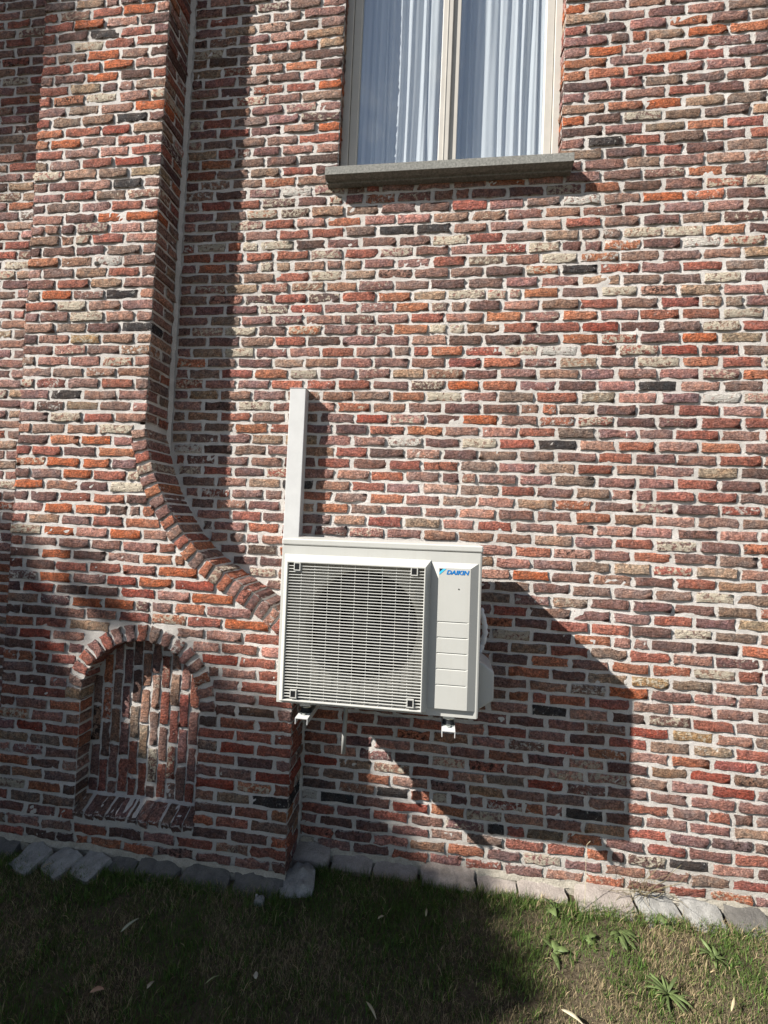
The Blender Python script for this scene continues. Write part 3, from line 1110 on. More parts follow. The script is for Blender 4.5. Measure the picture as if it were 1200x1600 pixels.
# bell mouth plate with round opening, shroud, coil
FCX, FCZ, FRR = .365, .345, .250
seg = 72
hole, outer, hole2 = [], [], []
for i in range(seg):
    a = 2 * math.pi * i / seg
    ca, sa = math.cos(a), math.sin(a)
    hole.append((FCX + FRR * ca, -.428, FCZ + FRR * sa))
    hole2.append((FCX + (FRR - .012) * ca, -.36, FCZ + (FRR - .012) * sa))
    tx = ((.641 if ca > 0 else .031) - FCX) / ca if abs(ca) > 1e-6 else 1e9
    tz = ((.631 if sa > 0 else .025) - FCZ) / sa if abs(sa) > 1e-6 else 1e9
    tt = min(tx, tz)
    outer.append((FCX + tt * ca, -.432, FCZ + tt * sa))
MB().loft([outer, hole, hole2]).build('bell_mouth', M_BELL, AC, smooth=False)
MB().box(.035, .637, -.322, -.312, .03, .626).build('coil', M_COIL, AC)
fan = empty('fan', (FCX, -.375, FCZ)); fan.parent = AC
hb = []
for yy, rr_ in ((.04, .075), (-.015, .075), (-.028, .06), (-.033, .02)):
    hb.append([(rr_ * math.cos(2 * math.pi * i / 28), yy, rr_ * math.sin(2 * math.pi * i / 28)) for i in range(28)])
MB().loft(hb, cap_last=True, cap_first=True).build('hub', M_FAN, fan, smooth=False)
bl = MB()
rows = []
for j in range(9):
    rr_ = .07 + (.235 - .07) * j / 8
    half = .45 + .22 * math.sin(j / 8 * 2.4)
    sweep = .35 * (j / 8) ** 1.5
    rows.append([(rr_ * math.cos(sweep + half * t), .03 * t, rr_ * math.sin(sweep + half * t)) for t in np.linspace(-1, 1, 9)])
bv = [p for r_ in rows for p in r_]
bf = [(a * 9 + b, a * 9 + b + 1, (a + 1) * 9 + b + 1, (a + 1) * 9 + b) for a in range(8) for b in range(8)]
bme = mesh_from('blade', bv, bf, smooth=True); bme.materials.append(M_FAN)
for k in range(3):
    b = obj('blade', bme, None, fan)
    b.rotation_euler = (0, k * 2 * math.pi / 3 + .5, 0)
    m = b.modifiers.new('thick', 'SOLIDIFY'); m.thickness = .004
# fan grille: raised frame, slats, ribs, corner clips
YR = -0.485
g = MB()
g.loft([rect(.013, .658, .009, .650, YF - .0005), rect(.038, .6365, .026, .623, YR), rect(.044, .631, .032, .616, YR), rect(.0445, .6305, .0325, .6155, YR + .018)])
gr = g.build('fan_grille', M_CASE, AC, bevel=.002)
NS = 45
sme = MB().prism([(-.0031, -.0001), (-.0022, .0012), (.0022, .0012), (.0031, -.0001), (.0024, -.0016), (-.0024, -.0016)], 0, 1)
sv = [(.0440 + .587 * y, x * 1.1, z * 1.05) for x, y, z in sme.v]
s2 = MB(); s2.v = sv; s2.f = sme.f
slat_me = s2.mesh('slat'); slat_me.materials.append(M_CASE)
PS = (.6155 - .0325) / (NS + 1)
for i in range(NS):
    o = obj('slat', slat_me, None, gr)
    o.location = (0, YR + .0065, .0325 + PS * (i + 1))
rib_me = MB().box(-.0011, .0011, YR + .008, YR + .0115, .0325, .6155).mesh('rib'); rib_me.materials.append(M_CASE)
for i in range(9):
    o = obj('rib', rib_me, None, gr)
    o.location = (.0440 + .0587 * (i + 1), 0, 0)
for cx_, cz_ in ((.085, .601), (.589, .603), (.089, .058), (.589, .059)):
    fr = MB()
    fr.loft([rect(cx_ - .0145, cx_ + .0145, cz_ - .0175, cz_ + .0175, YR + .013), rect(cx_ - .0145, cx_ + .0145, cz_ - .0175, cz_ + .0175, YR - .001),
             rect(cx_ - .0105, cx_ + .0105, cz_ - .0135, cz_ + .0135, YR - .001), rect(cx_ - .0105, cx_ + .0105, cz_ - .0135, cz_ + .0135, YR + .013)])
    cl = fr.build('clip', M_CASE, gr)
    MB().box(cx_ - .0103, cx_ + .0103, YR + .0004, YR + .002, cz_ - .0133, cz_ + .0133).build('clip_hole_shade', M_DARK, gr)  # black plate standing in for the shade inside the clip opening
# service panel with pressed grooves
YR = -0.455
gz = [.3965, .332, .267, .202, .136]
zr = [.037] + sorted([z + d for z in gz for d in (-.0045, 0, .0022)]) + [.621]
xr_ = [.690, .6925, .812, .822]
pv, pf = [], []
for x in xr_:
    for z in zr:
        deep = .005 if (any(abs(z - q) < 1e-6 for q in gz) and x in (.6925, .812)) else 0
        pv.append((x if not (deep and x == .6925) else .694, YR + deep, z))
nz = len(zr)
for i in range(3):
    for k in range(nz - 1):
        pf.append((i * nz + k, (i + 1) * nz + k, (i + 1) * nz + k + 1, i * nz + k + 1))
pm = MB().add(pv, pf)
c4 = [(.690, YR, .037), (.822, YR, .037), (.822, YR, .621), (.690, YR, .621)]
o4 = [(.6585, YF - .0005, .031), (.855, YF - .0005, .031), (.855, YF - .0005, .643), (.6585, YF - .0005, .643)]
edge_l = [(.690, YR, z) for z in zr]
pm.add([o4[0], o4[3]] + edge_l[::-1], [tuple(range(2 + len(zr)))])
pm.add([o4[2], o4[1]] + [(.822, YR, z) for z in zr], [tuple(range(2 + len(zr)))])
pm.add([o4[3], o4[2]] + [(x, YR, .621) for x in xr_[::-1]], [tuple(range(6))])
pm.add([o4[1], o4[0]] + [(x, YR, .037) for x in xr_], [tuple(range(6))])
sp_ = pm.build('service_panel', M_CASE, AC)
MB().tube([(.775, YR + .002, .535), (.775, YR - .0012, .535)], .0028, 10).build('screw', M_DARK, sp_)
# maker's mark
tc = bpy.data.curves.new('lettering', 'FONT')
tc.body = 'DAIKIN'
tc.size = .0285
tc.shear = 0.22
tc.offset = 0.0011
tc.extrude = 0.0003
tc.space_character = 1.03
to = bpy.data.objects.new('lettering_tmp', tc); COL.objects.link(to)
bpy.context.view_layer.update()
tm = bpy.data.meshes.new_from_object(to.evaluated_get(bpy.context.evaluated_depsgraph_get()))
bpy.data.objects.remove(to)
tm.name = 'lettering'
co = np.empty(len(tm.vertices) * 3); tm.vertices.foreach_get('co', co); co = co.reshape(-1, 3)
co[:, 0] = (co[:, 0] - co[:, 0].min()) / (co[:, 0].max() - co[:, 0].min()) * .094
co[:, 1] = (co[:, 1] - co[:, 1].min()) / (co[:, 1].max() - co[:, 1].min()) * .0185
tm.vertices.foreach_set('co', np.stack([co[:, 0] + .7225, YR - .0006 - co[:, 2], co[:, 1] + .5945], 1).ravel())
tm.update(); tm.materials.clear()
obj('lettering', tm, M_BLUE, sp_)
lg = lambda P: MB().add([(x, YR - .0005, z) for x, z in P] + [(x, YR - .0009, z) for x, z in P],
                        [tuple(range(len(P)))[::-1], tuple(range(len(P), 2 * len(P)))] +
                        [(i, (i + 1) % len(P), (i + 1) % len(P) + len(P), i + len(P)) for i in range(len(P))])
lg([(.693, .6175), (.7075, .6175), (.693, .604)]).build('emblem_dark_corner', M_INK, sp_)
lg([(.7085, .6175), (.7205, .6175), (.6935, .5925), (.693, .5925), (.693, .603)]).build('emblem_stripe', M_CYAN, sp_)
# valve cover on the right-hand side
v = MB().prism([(W_ + .0005, .222), (W_ + .012, .218), (.936, .180), (.941, .170), (.941, .058), (.936, .050), (W_ + .0005, .004)], -.37, -.17)
v.build('valve_cover', M_CASE, AC, bevel=.008)
for fx in (.127, .750):                       # feet under the casing
    MB().box(fx - .024, fx + .024, -.43, -.13, -.013, -.0005).build('foot', M_CASE, AC, bevel=.002)

# brackets
BRG = 'steel brackets carrying the air conditioner'


def bracket(cx, top, label):
    b = tag(empty('wall_bracket', (cx, 0, top)), label, 'bracket', BRG)
    m = MB()
    wd, hh, th = .0275, .026, .003
    pr = [(-wd, 0), (wd, 0), (wd, -hh), (wd - th, -hh), (wd - th, -th), (-wd + th, -th), (-wd + th, -hh), (-wd, -hh)]
    m.prism(pr, -.475, -.003)
    m.build('arm', M_WHITE, b)
    u = MB()
    u.prism([(-.022, .42), (.022, .42), (.022, -.10), (-.022, -.10)], -.028, -.0065)
    u.build('upright', M_WHITE, b, bevel=.002)
    dm = MB()
    dm.tube([(0, -.405, .0005), (0, -.405, .006), (0, -.405, .020), (0, -.405, .026)], [.026, .024, .022, .024], 20)
    dm.build('rubber_damper', M_RUBBER, b, smooth=False)
    MB().tube([(0, -.405, .0265), (0, -.405, .0295)], .026, 20).build('washer', M_ZINC, b)
    MB().tube([(0, -.436, .003), (0, -.436, .0075)], .0105, 6).build('nut', M_ZINC, b)
    MB().box(-.022, .022, -.43, -.30, .0005, .003).build('clamp_plate', M_ZINC, b)


bracket(.127, -.0445, 'white steel bracket under the left end of the air conditioner, beside the buttress')
bracket(.750, -.0375, 'white steel bracket under the right end of the air conditioner')

# trunking, pipes
tk = tag(empty('cable_trunking', (-.097, 0, .36)), 'white plastic cable trunking rising up the wall from the air conditioner', 'trunking')
def loc(o, root):
    o.parent = root
    o.matrix_parent_inverse = Matrix.Translation(root.location).inverted()
t_ = MB().box(-.141, -.053, -.0635, -.014, .40, 1.5045).build('cover', M_WHITE, None, bevel=.003); loc(t_, tk)
t_ = MB().box(-.1385, -.0555, -.0137, .006, .40, 1.502).build('base', M_WHITE, None, bevel=.001); loc(t_, tk)
t_ = MB().box(-.1425, -.0515, -.065, .004, 1.505, 1.5085).build('end_cap', M_WHITE, None, bevel=.0012); loc(t_, tk)
d = MB()
d.tube([(.268, -.2, -.002), (.2675, -.2, -.04), (.266, -.2, -.15), (.2635, -.2, -.2), (.263, -.2, -.315)], [.011, .0105, .0105, .011, .011], 14)
tag(d.build('drain_pipe', M_GREYPIPE, smooth=True), 'short grey drain pipe hanging under the air conditioner', 'pipe')
pts, rad = [], []
for t in np.linspace(0, 1, 26):
    z = .42 - .225 * t
    x = .888 + .026 * math.sin(math.pi * min(1, t * 1.02)) + .002 * math.sin(t * 40)
    pts.append((x, -.20 + .03 * t, z)); rad.append(.0125 + .0012 * math.sin(t * 55))
tag(MB().tube(pts, rad, 14).build('insulated_pipe', M_FOAM, smooth=True), 'white insulated pipe bulging beside the air conditioner above its valve cover', 'pipe')

# ------------------------------------------------------------------ footing stones
def stone_mesh(name, lx, ly, lz, seed, amp=.012, nx=7, ny=5, round_=.25, skew=0.0, tilt=0.0):
    q = np.random.RandomState(seed)
    V, F = [], []
    us = np.linspace(-1, 1, nx); vs = np.linspace(-1, 1, ny)
    for i, u in enumerate(us):
        for k, w in enumerate(vs):
            rx = 1 + q.normal(0, .05); ry = 1 + q.normal(0, .06)
            corner = max(0, abs(u) + abs(w) - 1.55) * round_
            x = u * lx / 2 * rx * (1 - corner); y = w * ly / 2 * ry * (1 - corner)
            edge = max(abs(u), abs(w)) > .99
            z = lz / 2 + q.normal(0, amp * .45) - (lz * .05 + q.rand() * amp * .8 if edge else 0) + tilt * y
            V.append((x + skew * y, y, z))
    n = nx * ny
    per = [i * ny for i in range(nx)] + [(nx - 1) * ny + k for k in range(1, ny)] + [i * ny + ny - 1 for i in range(nx - 2, -1, -1)] + [k for k in range(ny - 2, 0, -1)]
    for i in range(nx - 1):
        for k in range(ny - 1):
            F.append((i * ny + k, (i + 1) * ny + k, (i + 1) * ny + k + 1, i * ny + k + 1))
    for q_, idx in enumerate(per):
        x, y, z = V[idx]
        V.append((x * 1.03, y * 1.03, -lz / 2))
    m = len(per)
    for q_ in range(m):
        q2 = (q_ + 1) % m
        F.append((per[q_], n + q_, n + q2, per[q2]))
    me = mesh_from(name, V, F, smooth=True)
    import bmesh
    bm = bmesh.new(); bm.from_mesh(me); bmesh.ops.recalc_face_normals(bm, faces=bm.faces)
    bmesh.ops.subdivide_edges(bm, edges=bm.edges[:], cuts=1, use_grid_fill=True, smooth=.0, fractal=.12, seed=seed)
    for e in bm.edges:
        e.smooth = not (len(e.link_faces) == 2 and e.calc_face_angle(0) > .6)
    for f_ in bm.faces:
        f_.smooth = True
    bm.to_mesh(me); bm.free()
    return me


foot = tag(empty('stone_footing', (0.5, 0, GROUND_Z)), 'row of worn natural stones along the foot of the brick wall', kind='structure')
#  x, y, z(top), length, depth, height, material, rotation
FOOT = [(.085, -.025, -.91, .20, .10, .10, M_ST_PINK, .05), (.30, -.025, -.94, .22, .10, .08, M_ST_PINK, 0), (.53, -.02, -.943, .23, .10, .08, M_ST_PINK, .03),
        (.79, -.035, -.935, .27, .11, .09, M_ST_PINK, -.02), (1.03, -.025, -.948, .20, .10, .07, M_ST_PINK, .03), (1.25, -.025, -.948, .24, .10, .07, M_ST_PINK, 0),
        (1.53, -.045, -.936, .27, .14, .08, M_ST_PINK, -.03), (1.775, -.05, -.944, .185, .14, .07, M_ST_PALE, .16), (1.97, -.05, -.94, .17, .14, .07, M_ST_PALE, .18),
        (2.175, -.05, -.944, .19, .14, .07, M_ST_DARK, .12), (2.40, -.04, -.948, .24, .12, .07, M_ST_PINK, 0), (2.68, -.04, -.948, .27, .12, .07, M_ST_PALE, 0),
        (-.12, -.235, -.947, .25, .11, .08, M_ST_DARK, .02), (-.385, -.235, -.943, .26, .11, .08, M_ST_DARK, -.02), (-.64, -.23, -.943, .23, .11, .08, M_ST_DARK, .03),
        (-.83, -.225, -.95, .16, .09, .07, M_ST_DARK, 0), (-1.55, -.23, -.947, .25, .10, .08, M_ST_DARK, 0), (-1.83, -.04, -.95, .26, .12, .08, M_ST_DARK, 0)]
for q, (x, y, zt, lx, ly, lz, mt, rz) in enumerate(FOOT):
    o = obj('stone', stone_mesh('stone', lx * .95, ly, lz, 40 + q, amp=.006, tilt=.45, round_=.1), mt, None)
    o.location = (x, y, zt - lz / 2); o.rotation_euler = (0, 0, rz)
    loc(o, foot)
# crumbling cement between bricks and stones
cm = []
for xa, xb, y in ((0.0, SIDE, -.001), (BX0 - .0, 0.0, BY - .001), (-SIDE, BX0, -.001)):
    xx = np.arange(xa, xb + .02, .03)
    zt = -.916 + np.convolve(rs.normal(0, .012, len(xx) + 6), np.ones(7) / 7, 'valid') + rs.normal(0, .0025, len(xx)); yo = rs.normal(0, .003, len(xx))
    cm.append(strip([(x, y - .002 + yo[i] * .3, zt[i]) for i, x in enumerate(xx)], [(x, y - .014 + yo[i], zt[i] - .03) for i, x in enumerate(xx)], .002, 5))
    cm.append(strip([(x, y - .014 + yo[i], zt[i] - .03) for i, x in enumerate(xx)], [(x, y - .008 + yo[i], -1.03) for i, x in enumerate(xx)], .002, 4))
mv, mf = joined(cm)
o = obj('cement', mesh_from('cement', mv, mf, smooth=True), M_CEMENT, None); loc(o, foot)

for q, (x, y, rz, ly, lab) in enumerate(((-1.30, -.28, -.55, .14, 'leftmost of three pale slabs leaning on the buttress foot'),
                                         (-1.13, -.28, -.6, .13, 'middle one of three pale slabs leaning on the buttress foot'),
                                         (-.975, -.275, -.5, .13, 'rightmost of three pale slabs leaning on the buttress foot'))):
    o = obj('stone_slab', stone_mesh('stone_slab', .15, ly, .04, 70 + q, amp=.006, tilt=.0, round_=.1), M_ST_PALE)
    o.location = (x, y, -.965); o.rotation_euler = (.26, 0, rz * .6)
    tag(o, lab, 'slab', 'pale slabs at the buttress foot')
o = obj('corner_stone', stone_mesh('corner_stone', .17, .16, .12, 81, amp=.02, round_=.12), M_ST_PALE)
o.location = (.06, -.18, -.998); o.rotation_euler = (.25, -.08, .25)
tag(o, 'rough pale grey boulder in the corner between buttress and wall', 'stone')
o = obj('rubble_stone', stone_mesh('rubble_stone', .045, .035, .03, 83, amp=.01), M_ST_PALE)
o.location = (-.078, -.315, -.965)
tag(o, 'small whitish rubble stone in the grass before the buttress corner', 'stone')

# ------------------------------------------------------------------ grass
def blades(n, xr, yr, hmin, hmax, dens=None):
    x = rs.uniform(xr[0], xr[1], n); y = rs.uniform(yr[0], yr[1], n)
    ok = np.where(x < 0.03, y < -.272, y < -.07)
    if dens is not None:
        ok &= rs.rand(n) < dens(x, y)
    return x[ok], y[ok]


def lawn_noise(x, y, s, seed):
    q = np.random.RandomState(seed)
    v = 0
    for k in range(6):
        a, ph = q.uniform(0, 6.28), q.uniform(0, 6.28)
        fq = s * q.uniform(.6, 2.2)
        v = v + np.sin((x * math.cos(a) + y * math.sin(a)) * fq + ph + 1.3 * np.sin(fq * .7 * (x * math.sin(a) - y * math.cos(a)) + ph))
    return v / 6


def grass_mesh(x, y, straw, h, w):
    n = len(x)
    az = rs.uniform(0, 2 * math.pi, n)
    lean = np.where(straw, rs.uniform(.7, 1.45, n), rs.uniform(.15, 1.15, n))
    dx, dy = np.cos(az), np.sin(az)
    fa = az + math.pi / 2 + rs.normal(0, .5, n)
    wx, wy = np.cos(fa) * w / 2, np.sin(fa) * w / 2
    z0 = np.full(n, GROUND_Z - .012)
    l1 = lean * .65
    mx = x + dx * np.sin(l1) * h * .55; my = y + dy * np.sin(l1) * h * .55; mz = z0 + np.cos(l1) * h * .55 + straw * .006
    tx = mx + dx * np.sin(lean) * h * .45; ty = my + dy * np.sin(lean) * h * .45; tz = mz + np.cos(lean) * h * .45
    V = np.empty((n, 5, 3))
    V[:, 0] = np.stack([x - wx, y - wy, z0], 1); V[:, 1] = np.stack([x + wx, y + wy, z0], 1)
    V[:, 2] = np.stack([mx + wx * .8, my + wy * .8, mz], 1); V[:, 3] = np.stack([mx - wx * .8, my - wy * .8, mz], 1)
    V[:, 4] = np.stack([tx, ty, tz], 1)
    g = np.array([0.095, 0.150, 0.036]) * rs.uniform(.6, 1.35, (n, 1)) * (1 + rs.normal(0, .1, (n, 3)))
    s_ = np.array([0.36, 0.285, 0.165]) * rs.uniform(.55, 1.25, (n, 1))
    col = np.where(straw[:, None], s_, g)
    C = np.concatenate([np.repeat(col, 5, 0), np.ones((n * 5, 1))], 1)
    b = np.arange(n)[:, None] * 5
    F = np.concatenate([b + np.array([0, 1, 2]), b + np.array([0, 2, 3]), b + np.array([3, 2, 4])], 0)
    return V.reshape(-1, 3), F, C


gp = []
for n, xr, yr in ((210000, (-2.1, 2.7), (-1.35, -.07)), (60000, (-6, 6), (-5, -.07))):
    x, y = blades(n, xr, yr, 0, 0)
    dry = lawn_noise(x, y, 7, 5) + .35 * lawn_noise(x, y, 22, 6)
    pd = np.clip(.26 + .09 * np.clip(x, -1, 2) + .9 * dry, .03, .75)
    keep = rs.rand(len(x)) > np.clip(.9 * lawn_noise(x, y, 11, 15) - .05, 0, .6)
    x, y, dry, pd = x[keep], y[keep], dry[keep], pd[keep]
    straw = rs.rand(len(x)) < pd
    wallside = np.where(x < .03, -.272 - y, -.07 - y)
    h = rs.uniform(.012, .031, len(x)) * (1 + .9 * np.exp(-wallside / .07)) * np.where(dry < -.15, 1.25, 1)
    gp.append(grass_mesh(x, y, straw, h, rs.uniform(.0011, .0026, len(x)) * np.where(straw, .75, 1)))
# coarser tufts
tx_ = rs.uniform(-2.1, 2.7, 1500); ty_ = rs.uniform(-1.35, -.09, 1500)
tx_[:420] = rs.uniform(-2.0, 2.7, 420); ty_[:420] = np.where(tx_[:420] < .05, -.275, -.085) - np.abs(rs.normal(0, .03, 420))
ok = np.where(tx_ < 0.04, ty_ < -.272, ty_ < -.075); tx_, ty_ = tx_[ok], ty_[ok]
rep = rs.randint(6, 18, len(tx_))
x = np.repeat(tx_, rep); y = np.repeat(ty_, rep); k_ = len(x)
x = x + rs.normal(0, .010, k_); y = y + rs.normal(0, .010, k_)
gp.append(grass_mesh(x, y, rs.rand(k_) < .15, rs.uniform(.026, .052, k_), rs.uniform(.0022, .0042, k_)))
V, F, C, n = [], [], [], 0
for v, f_, c_ in gp:
    V.append(v); F.append(f_ + n); C.append(c_); n += len(v)
tag(obj('grass', mesh_from('grass', np.concatenate(V), np.concatenate(F), {'tint': np.concatenate(C)}), M_GRASS),
    'short patchy lawn grass, half dried to straw', 'grass', kind='stuff')

# ------------------------------------------------------------------ weeds, leaves, stalks
def leaf_mesh(name, L, Wd, lift, curl, col, nseg=7, wav=.1, seed=0):
    q = np.random.RandomState(seed)
    V, F, C = [], [], []
    for i in range(nseg + 1):
        t = i / nseg
        w = Wd / 2 * (math.sin(math.pi * min(1, t ** .8 * .96 + .04)) ** .8 if 0 < t < 1 else (.12 if t == 0 else .02)) * (1 + q.normal(0, wav))
        z = lift * L * math.sin(t * math.pi * .6) - curl * L * t * t
        for sgn in (-1, 0, 1):
            V.append((t * L, sgn * w, z + (.3 * w if sgn else 0)))
            C.append(tuple(np.array(col) * (1.15 if sgn == 0 else 1.0)) + (1,))
    for i in range(nseg):
        for k in (0, 1):
            F.append((i * 3 + k, i * 3 + k + 1, (i + 1) * 3 + k + 1, (i + 1) * 3 + k))
    me = mesh_from(name, V, F, {'tint': np.array(C)}, True)
    return me


def weed(x, y, nl, L, Wd, lab, seed, spread=(0, 6.283), lift=.16):
    q = np.random.RandomState(seed)
    w = tag(empty('weed_plant', (x, y, GROUND_Z + .004)), lab, 'weed', 'broad-leaved weeds in the lawn')
    for k in range(nl):
        a = spread[0] + (spread[1] - spread[0]) * (k + q.uniform(-.3, .3)) / nl
        l = L * q.uniform(.65, 1.1)
        me = leaf_mesh('leaf', l, Wd * q.uniform(.75, 1.2), lift * q.uniform(.6, 1.3), q.uniform(.05, .3),
                       np.array([.125, .17, .06]) * q.uniform(.6, 1.25), seed=seed * 31 + k)
        o = obj('leaf', me, M_WEED, w)
        o.rotation_euler = (q.normal(0, .35), q.normal(0, .12), a)
        o.location = (q.normal(0, .006), q.normal(0, .006), q.uniform(-.004, .008))
        so = o.modifiers.new('thick', 'SOLIDIFY'); so.thickness = .0006


weed(1.622, -.455, 19, .085, .011, 'spiky pale green weed rosette nearest the photographer', 1, lift=.28)
weed(1.545, -.20, 10, .085, .022, 'large trailing weed with long leaves in the middle of the sunny grass', 2, (-2.6, -.2), lift=.12)
weed(1.765, -.125, 5, .060, .030, 'broad-leaved weed close to the foot stones in sun', 3, (-.6, 2.9), lift=.14)
weed(1.40, -.262, 5, .045, .024, 'small broad-leaved weed at the edge of the shade', 4, lift=.14)
weed(1.225, -.34, 5, .065, .026, 'dark broad-leaved weed inside the shade edge', 5, (-1.2, 3.0), lift=.14)
weed(1.27, -.125, 5, .055, .028, 'shaded broad-leaved weed by the wall foot', 6, lift=.2)
weed(1.90, -.255, 13, .060, .013, 'bright green weed rosette near the right edge', 7, lift=.22)

LEAVES = [(-1.18, -.34, .06, .012, (.30, .25, .16), .5, 'thin dry leaf below the pale slabs'), (-.573, -.581, .085, .016, (.30, .31, .22), .9, 'long pale willow leaf in the dark grass'),
          (-.516, -.811, .06, .024, (.38, .24, .16), .2, 'brown oval leaf near the bottom left corner'), (-.323, -.768, .035, .02, (.30, .27, .20), 1.1, 'small pale leaf right of the brown oval leaf'),
          (-.123, -.717, .06, .011, (.22, .25, .13), .6, 'narrow greenish leaf in the shaded grass'), (.056, -.669, .03, .02, (.34, .31, .24), 2.0, 'tiny pale leaf in the middle shade'),
          (.482, -.68, .085, .013, (.40, .36, .24), -.9, 'curved straw-coloured leaf at the bottom middle'), (.478, -.337, .035, .018, (.42, .38, .26), .4, 'small pale leaf before the wall foot'),
          (.688, -.289, .05, .011, (.35, .32, .2), 1.5, 'thin upright dry leaf in the shade before the footing'), (1.191, -.591, .105, .016, (.46, .41, .29), -.75, 'long pale dry leaf where sun meets shade'),
          (1.82, -.495, .07, .009, (.44, .36, .22), .9, 'dry curled leaf near the bottom right corner')]
for q, (x, y, L, Wd, col, rz, lab) in enumerate(LEAVES):
    o = obj('fallen_leaf', leaf_mesh('fallen_leaf', L * .85, Wd * .85, .22, .10, col, seed=200 + q), M_LEAF)
    o.location = (x, y, GROUND_Z + .022); o.rotation_euler = (random.uniform(-.3, .3), random.uniform(-.15, .1), rz)
    so = o.modifiers.new('thick', 'SOLIDIFY'); so.thickness = .0006
    tag(o, lab, 'leaf', 'fallen leaves on the lawn')

st = MB()
st.tube([(1.425, -.10, GROUND_Z), (1.428, -.10, -.83), (1.427, -.095, -.72), (1.43, -.095, -.672), (1.447, -.095, -.652)], [.0012, .0010, .0009, .0008, .0013], 6)
M_STRAW = mat_plain('straw', (.42, .37, .25), .8, .1)
tag(st.build('dry_stalk', M_STRAW), 'single dry grass stalk standing against the sunlit wall foot', 'stalk')
tw = MB()
q = np.random.RandomState(9)
for k in range(34):
    p = np.array([1.70 + q.normal(0, .03), -.03, -.905 + q.normal(0, .01)])
    a = q.uniform(-.3, 3.3); pts = [tuple(p)]
    dv = np.array([math.cos(a), q.uniform(-.5, .1), math.sin(a) * .9])
    for s_ in range(5):
        p = p + dv * q.uniform(.014, .03); dv = dv + q.normal(0, .35, 3); dv[1] = min(dv[1], .05)
        p[1] = min(p[1], -.012)
        pts.append(tuple(p))
    tw.tube(pts, [.0014, .0012, .001, .0009, .0008, .0006], 5)
M_TWIG = mat_plain('dry_twig', (.20, .165, .10), .9, .1, dirt=.3, dscale=60)
tag(tw.build('withered_creeper', M_TWIG), 'withered tangle of thin stems clinging to the sunlit wall foot', 'creeper')

# ------------------------------------------------------------------ the tree whose shade falls on the wall foot and lawn
def sunpt(a, c_, t):
    return np.array([a - 1.815 * t, -t, c_ + 1.603 * t])


tree = empty('shade_tree', (-7.9, -4.0, GROUND_Z))
tag(tree, 'tall leafy tree standing outside the frame to the left of the house', 'tree')
LOBES = [(-2.33, 0.52, 6.6, .58, 1.5), (-1.90, 0.00, 6.4, .50, 1.5), (-1.50, -.40, 6.3, .50, 1.5), (-1.22, -.85, 6.5, .32, .9),
         (.14, -.98, 6.4, .37, 1.0), (.12, -.52, 6.3, .24, .6), (.30, -.72, 6.3, .24, .6), (-1.22, -.36, 6.4, .25, .8), (-1.15, .12, 6.2, .20, .4), (-.72, .05, 6.2, .13, .4), (-1.45, .2, 6.3, .3, .7), (.42, -1.42, 6.5, .48, 1.0), (.95, -1.62, 6.3, .55, 1.1), (1.40, -1.85, 6.4, .53, 1.1), (1.70, -2.25, 6.5, .55, 1.1),
         (2.1, -2.55, 6.6, .55, 1.1), (2.6, -3.0, 6.4, .6, 1.0), (-.85, -1.80, 6.8, .66, 1.1), (-2.1, -.95, 6.9, .9, 1.1), (.0, -2.0, 7.0, .85, 1.1), (1.0, -2.6, 7.1, .9, 1.1),
         (-1.2, -2.5, 7.4, 1.2, 1.0), (.4, -3.3, 7.4, 1.3, 1.0), (1.9, -3.6, 7.2, 1.1, 1.0), (-3.5, -.4, 7.3, 1.2, 1.0), (-2.9, -2.4, 7.8, 1.4, 1.0), (-1.1, -4.0, 7.8, 1.4, 1.0),
         (-2.46, 4.10, 6.6, .70, 1.8), (-3.5, 4.2, 6.9, .8, 1.0), (-3.3, 5.0, 6.9, 1.0, 1.0)]
LOBES = [(a, c_, t * .6, r_, dn) for a, c_, t, r_, dn in LOBES]
LV = []
for (a, c_, t, r_, dn) in LOBES:
    n = int(1500 * r_ ** 2 * dn * 2.0) + 20
    d = rs.normal(0, 1, (n, 3)); d /= np.linalg.norm(d, axis=1)[:, None]
    rad_ = r_ * rs.rand(n) ** (1 / 2.4)
    P = sunpt(a, c_, t) + d * rad_[:, None] * (1 + .06 * rs.normal(0, 1, (n, 1)))
    LV.append(P)
LV = np.concatenate(LV)
n = len(LV)
ax = rs.normal(0, 1, (n, 3)); ax /= np.linalg.norm(ax, axis=1)[:, None]
bx = np.cross(ax, rs.normal(0, 1, (n, 3))); bx /= np.linalg.norm(bx, axis=1)[:, None]
L_ = rs.uniform(.05, .09, (n, 1)); w_ = L_ * .33
V = np.stack([LV - ax * L_, LV + bx * w_, LV + ax * L_, LV - bx * w_], 1).reshape(-1, 3)
F = np.arange(n * 4).reshape(-1, 4)
o = obj('crown', mesh_from('crown', V, F), M_TREELEAF, None); loc(o, tree)
tr = MB()
base = np.array([-7.9, -4.0, GROUND_Z - .2])
tr.tube([tuple(base), (-7.85, -4.0, .8), (-7.8, -4.05, 2.2), (-7.75, -4.1, 3.6)], [.28, .22, .18, .13], 14)
tro = tr.build('trunk', M_BARK, None, smooth=True); loc(tro, tree)
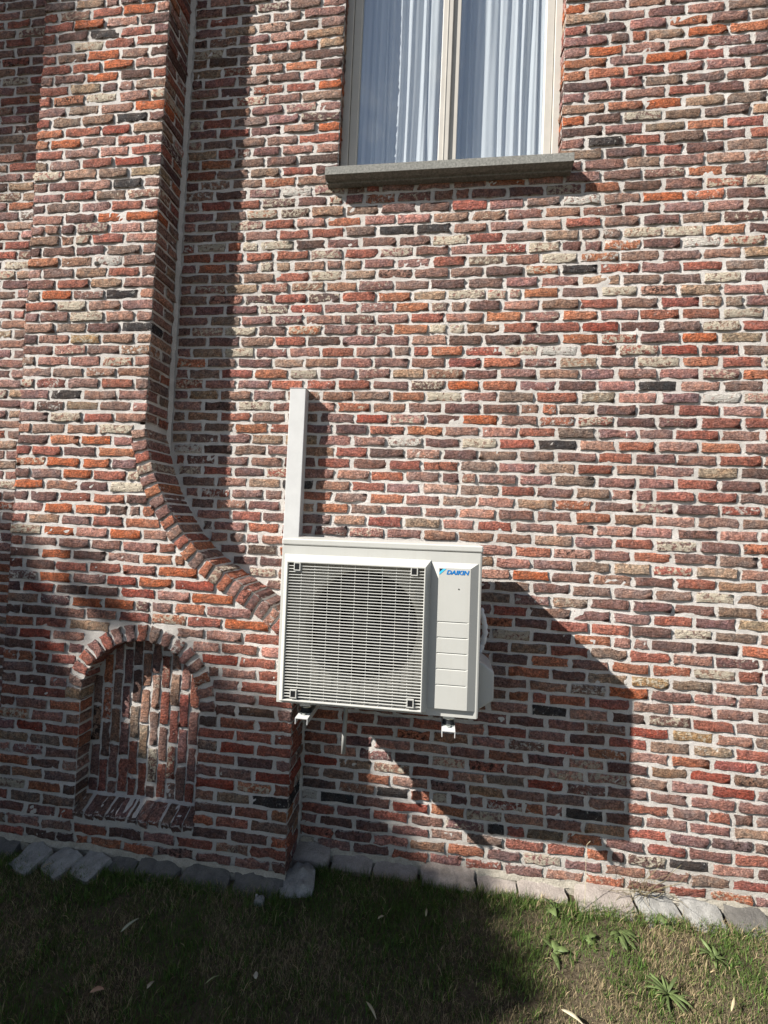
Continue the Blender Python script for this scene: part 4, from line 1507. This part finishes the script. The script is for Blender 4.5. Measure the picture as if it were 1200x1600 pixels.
for (a, c_, t, r_, dn) in LOBES:
    if r_ < .7:
        continue
    e = sunpt(a, c_, t)
    s_ = np.array([-7.77, -4.08, min(3.5, max(1.6, e[2] - 2.0))])
    mid = (s_ + e) / 2 + np.array([0, 0, .25]) if c_ < 3 else sunpt(-4.4, .8, t)
    o = MB().tube([tuple(s_), tuple(mid), tuple(e)], [.09, .05, .015], 8).build('limb', M_BARK, None, smooth=True); loc(o, tree)

def shrub(x, y, w, h, lab):  # unseen shrub, added to block skylight and deepen the lower-left shade
    g = tag(empty('added_shade_shrub', (x, y, GROUND_Z)), lab, 'shrub', 'unseen shrubs added to darken the lower left')
    n = int(5200 * w * h)
    d = rs.normal(0, 1, (n, 3)); d /= np.linalg.norm(d, axis=1)[:, None]
    P = d * (rs.rand(n) ** (1 / 2.2))[:, None] * np.array([w / 2, w / 2, h / 2]) * (1 + .08 * rs.normal(0, 1, (n, 1))) + np.array([x, y, GROUND_Z + h * .53])
    ax = rs.normal(0, 1, (n, 3)); ax /= np.linalg.norm(ax, axis=1)[:, None]
    bx = np.cross(ax, rs.normal(0, 1, (n, 3))); bx /= np.linalg.norm(bx, axis=1)[:, None]
    L_ = rs.uniform(.03, .05, (n, 1)); w_ = L_ * .4
    V = np.stack([P - ax * L_, P + bx * w_, P + ax * L_, P - bx * w_], 1).reshape(-1, 3)
    o = obj('foliage', mesh_from('foliage', V, np.arange(n * 4).reshape(-1, 4)), M_TREELEAF, None); loc(o, g)
    for k in range(4):
        a = k * 1.6 + .3
        o = MB().tube([(x + .05 * math.cos(a), y + .05 * math.sin(a), GROUND_Z - .05), (x + .2 * w * math.cos(a), y + .2 * w * math.sin(a), GROUND_Z + h * .45),
                       (x + .3 * w * math.cos(a), y + .3 * w * math.sin(a), GROUND_Z + h * .8)], [.03, .02, .008], 8).build('stem', M_BARK, None, smooth=True); loc(o, g)


shrub(-3.4, -1.45, 1.7, 2.3, 'rounded unseen shrub added left of the buttress to block skylight, nearest the wall')
shrub(-3.0, -2.9, 1.7, 2.0, 'lower unseen shrub added to block skylight, farther out on the lawn, left of the frame')
bpy.context.view_layer.update()
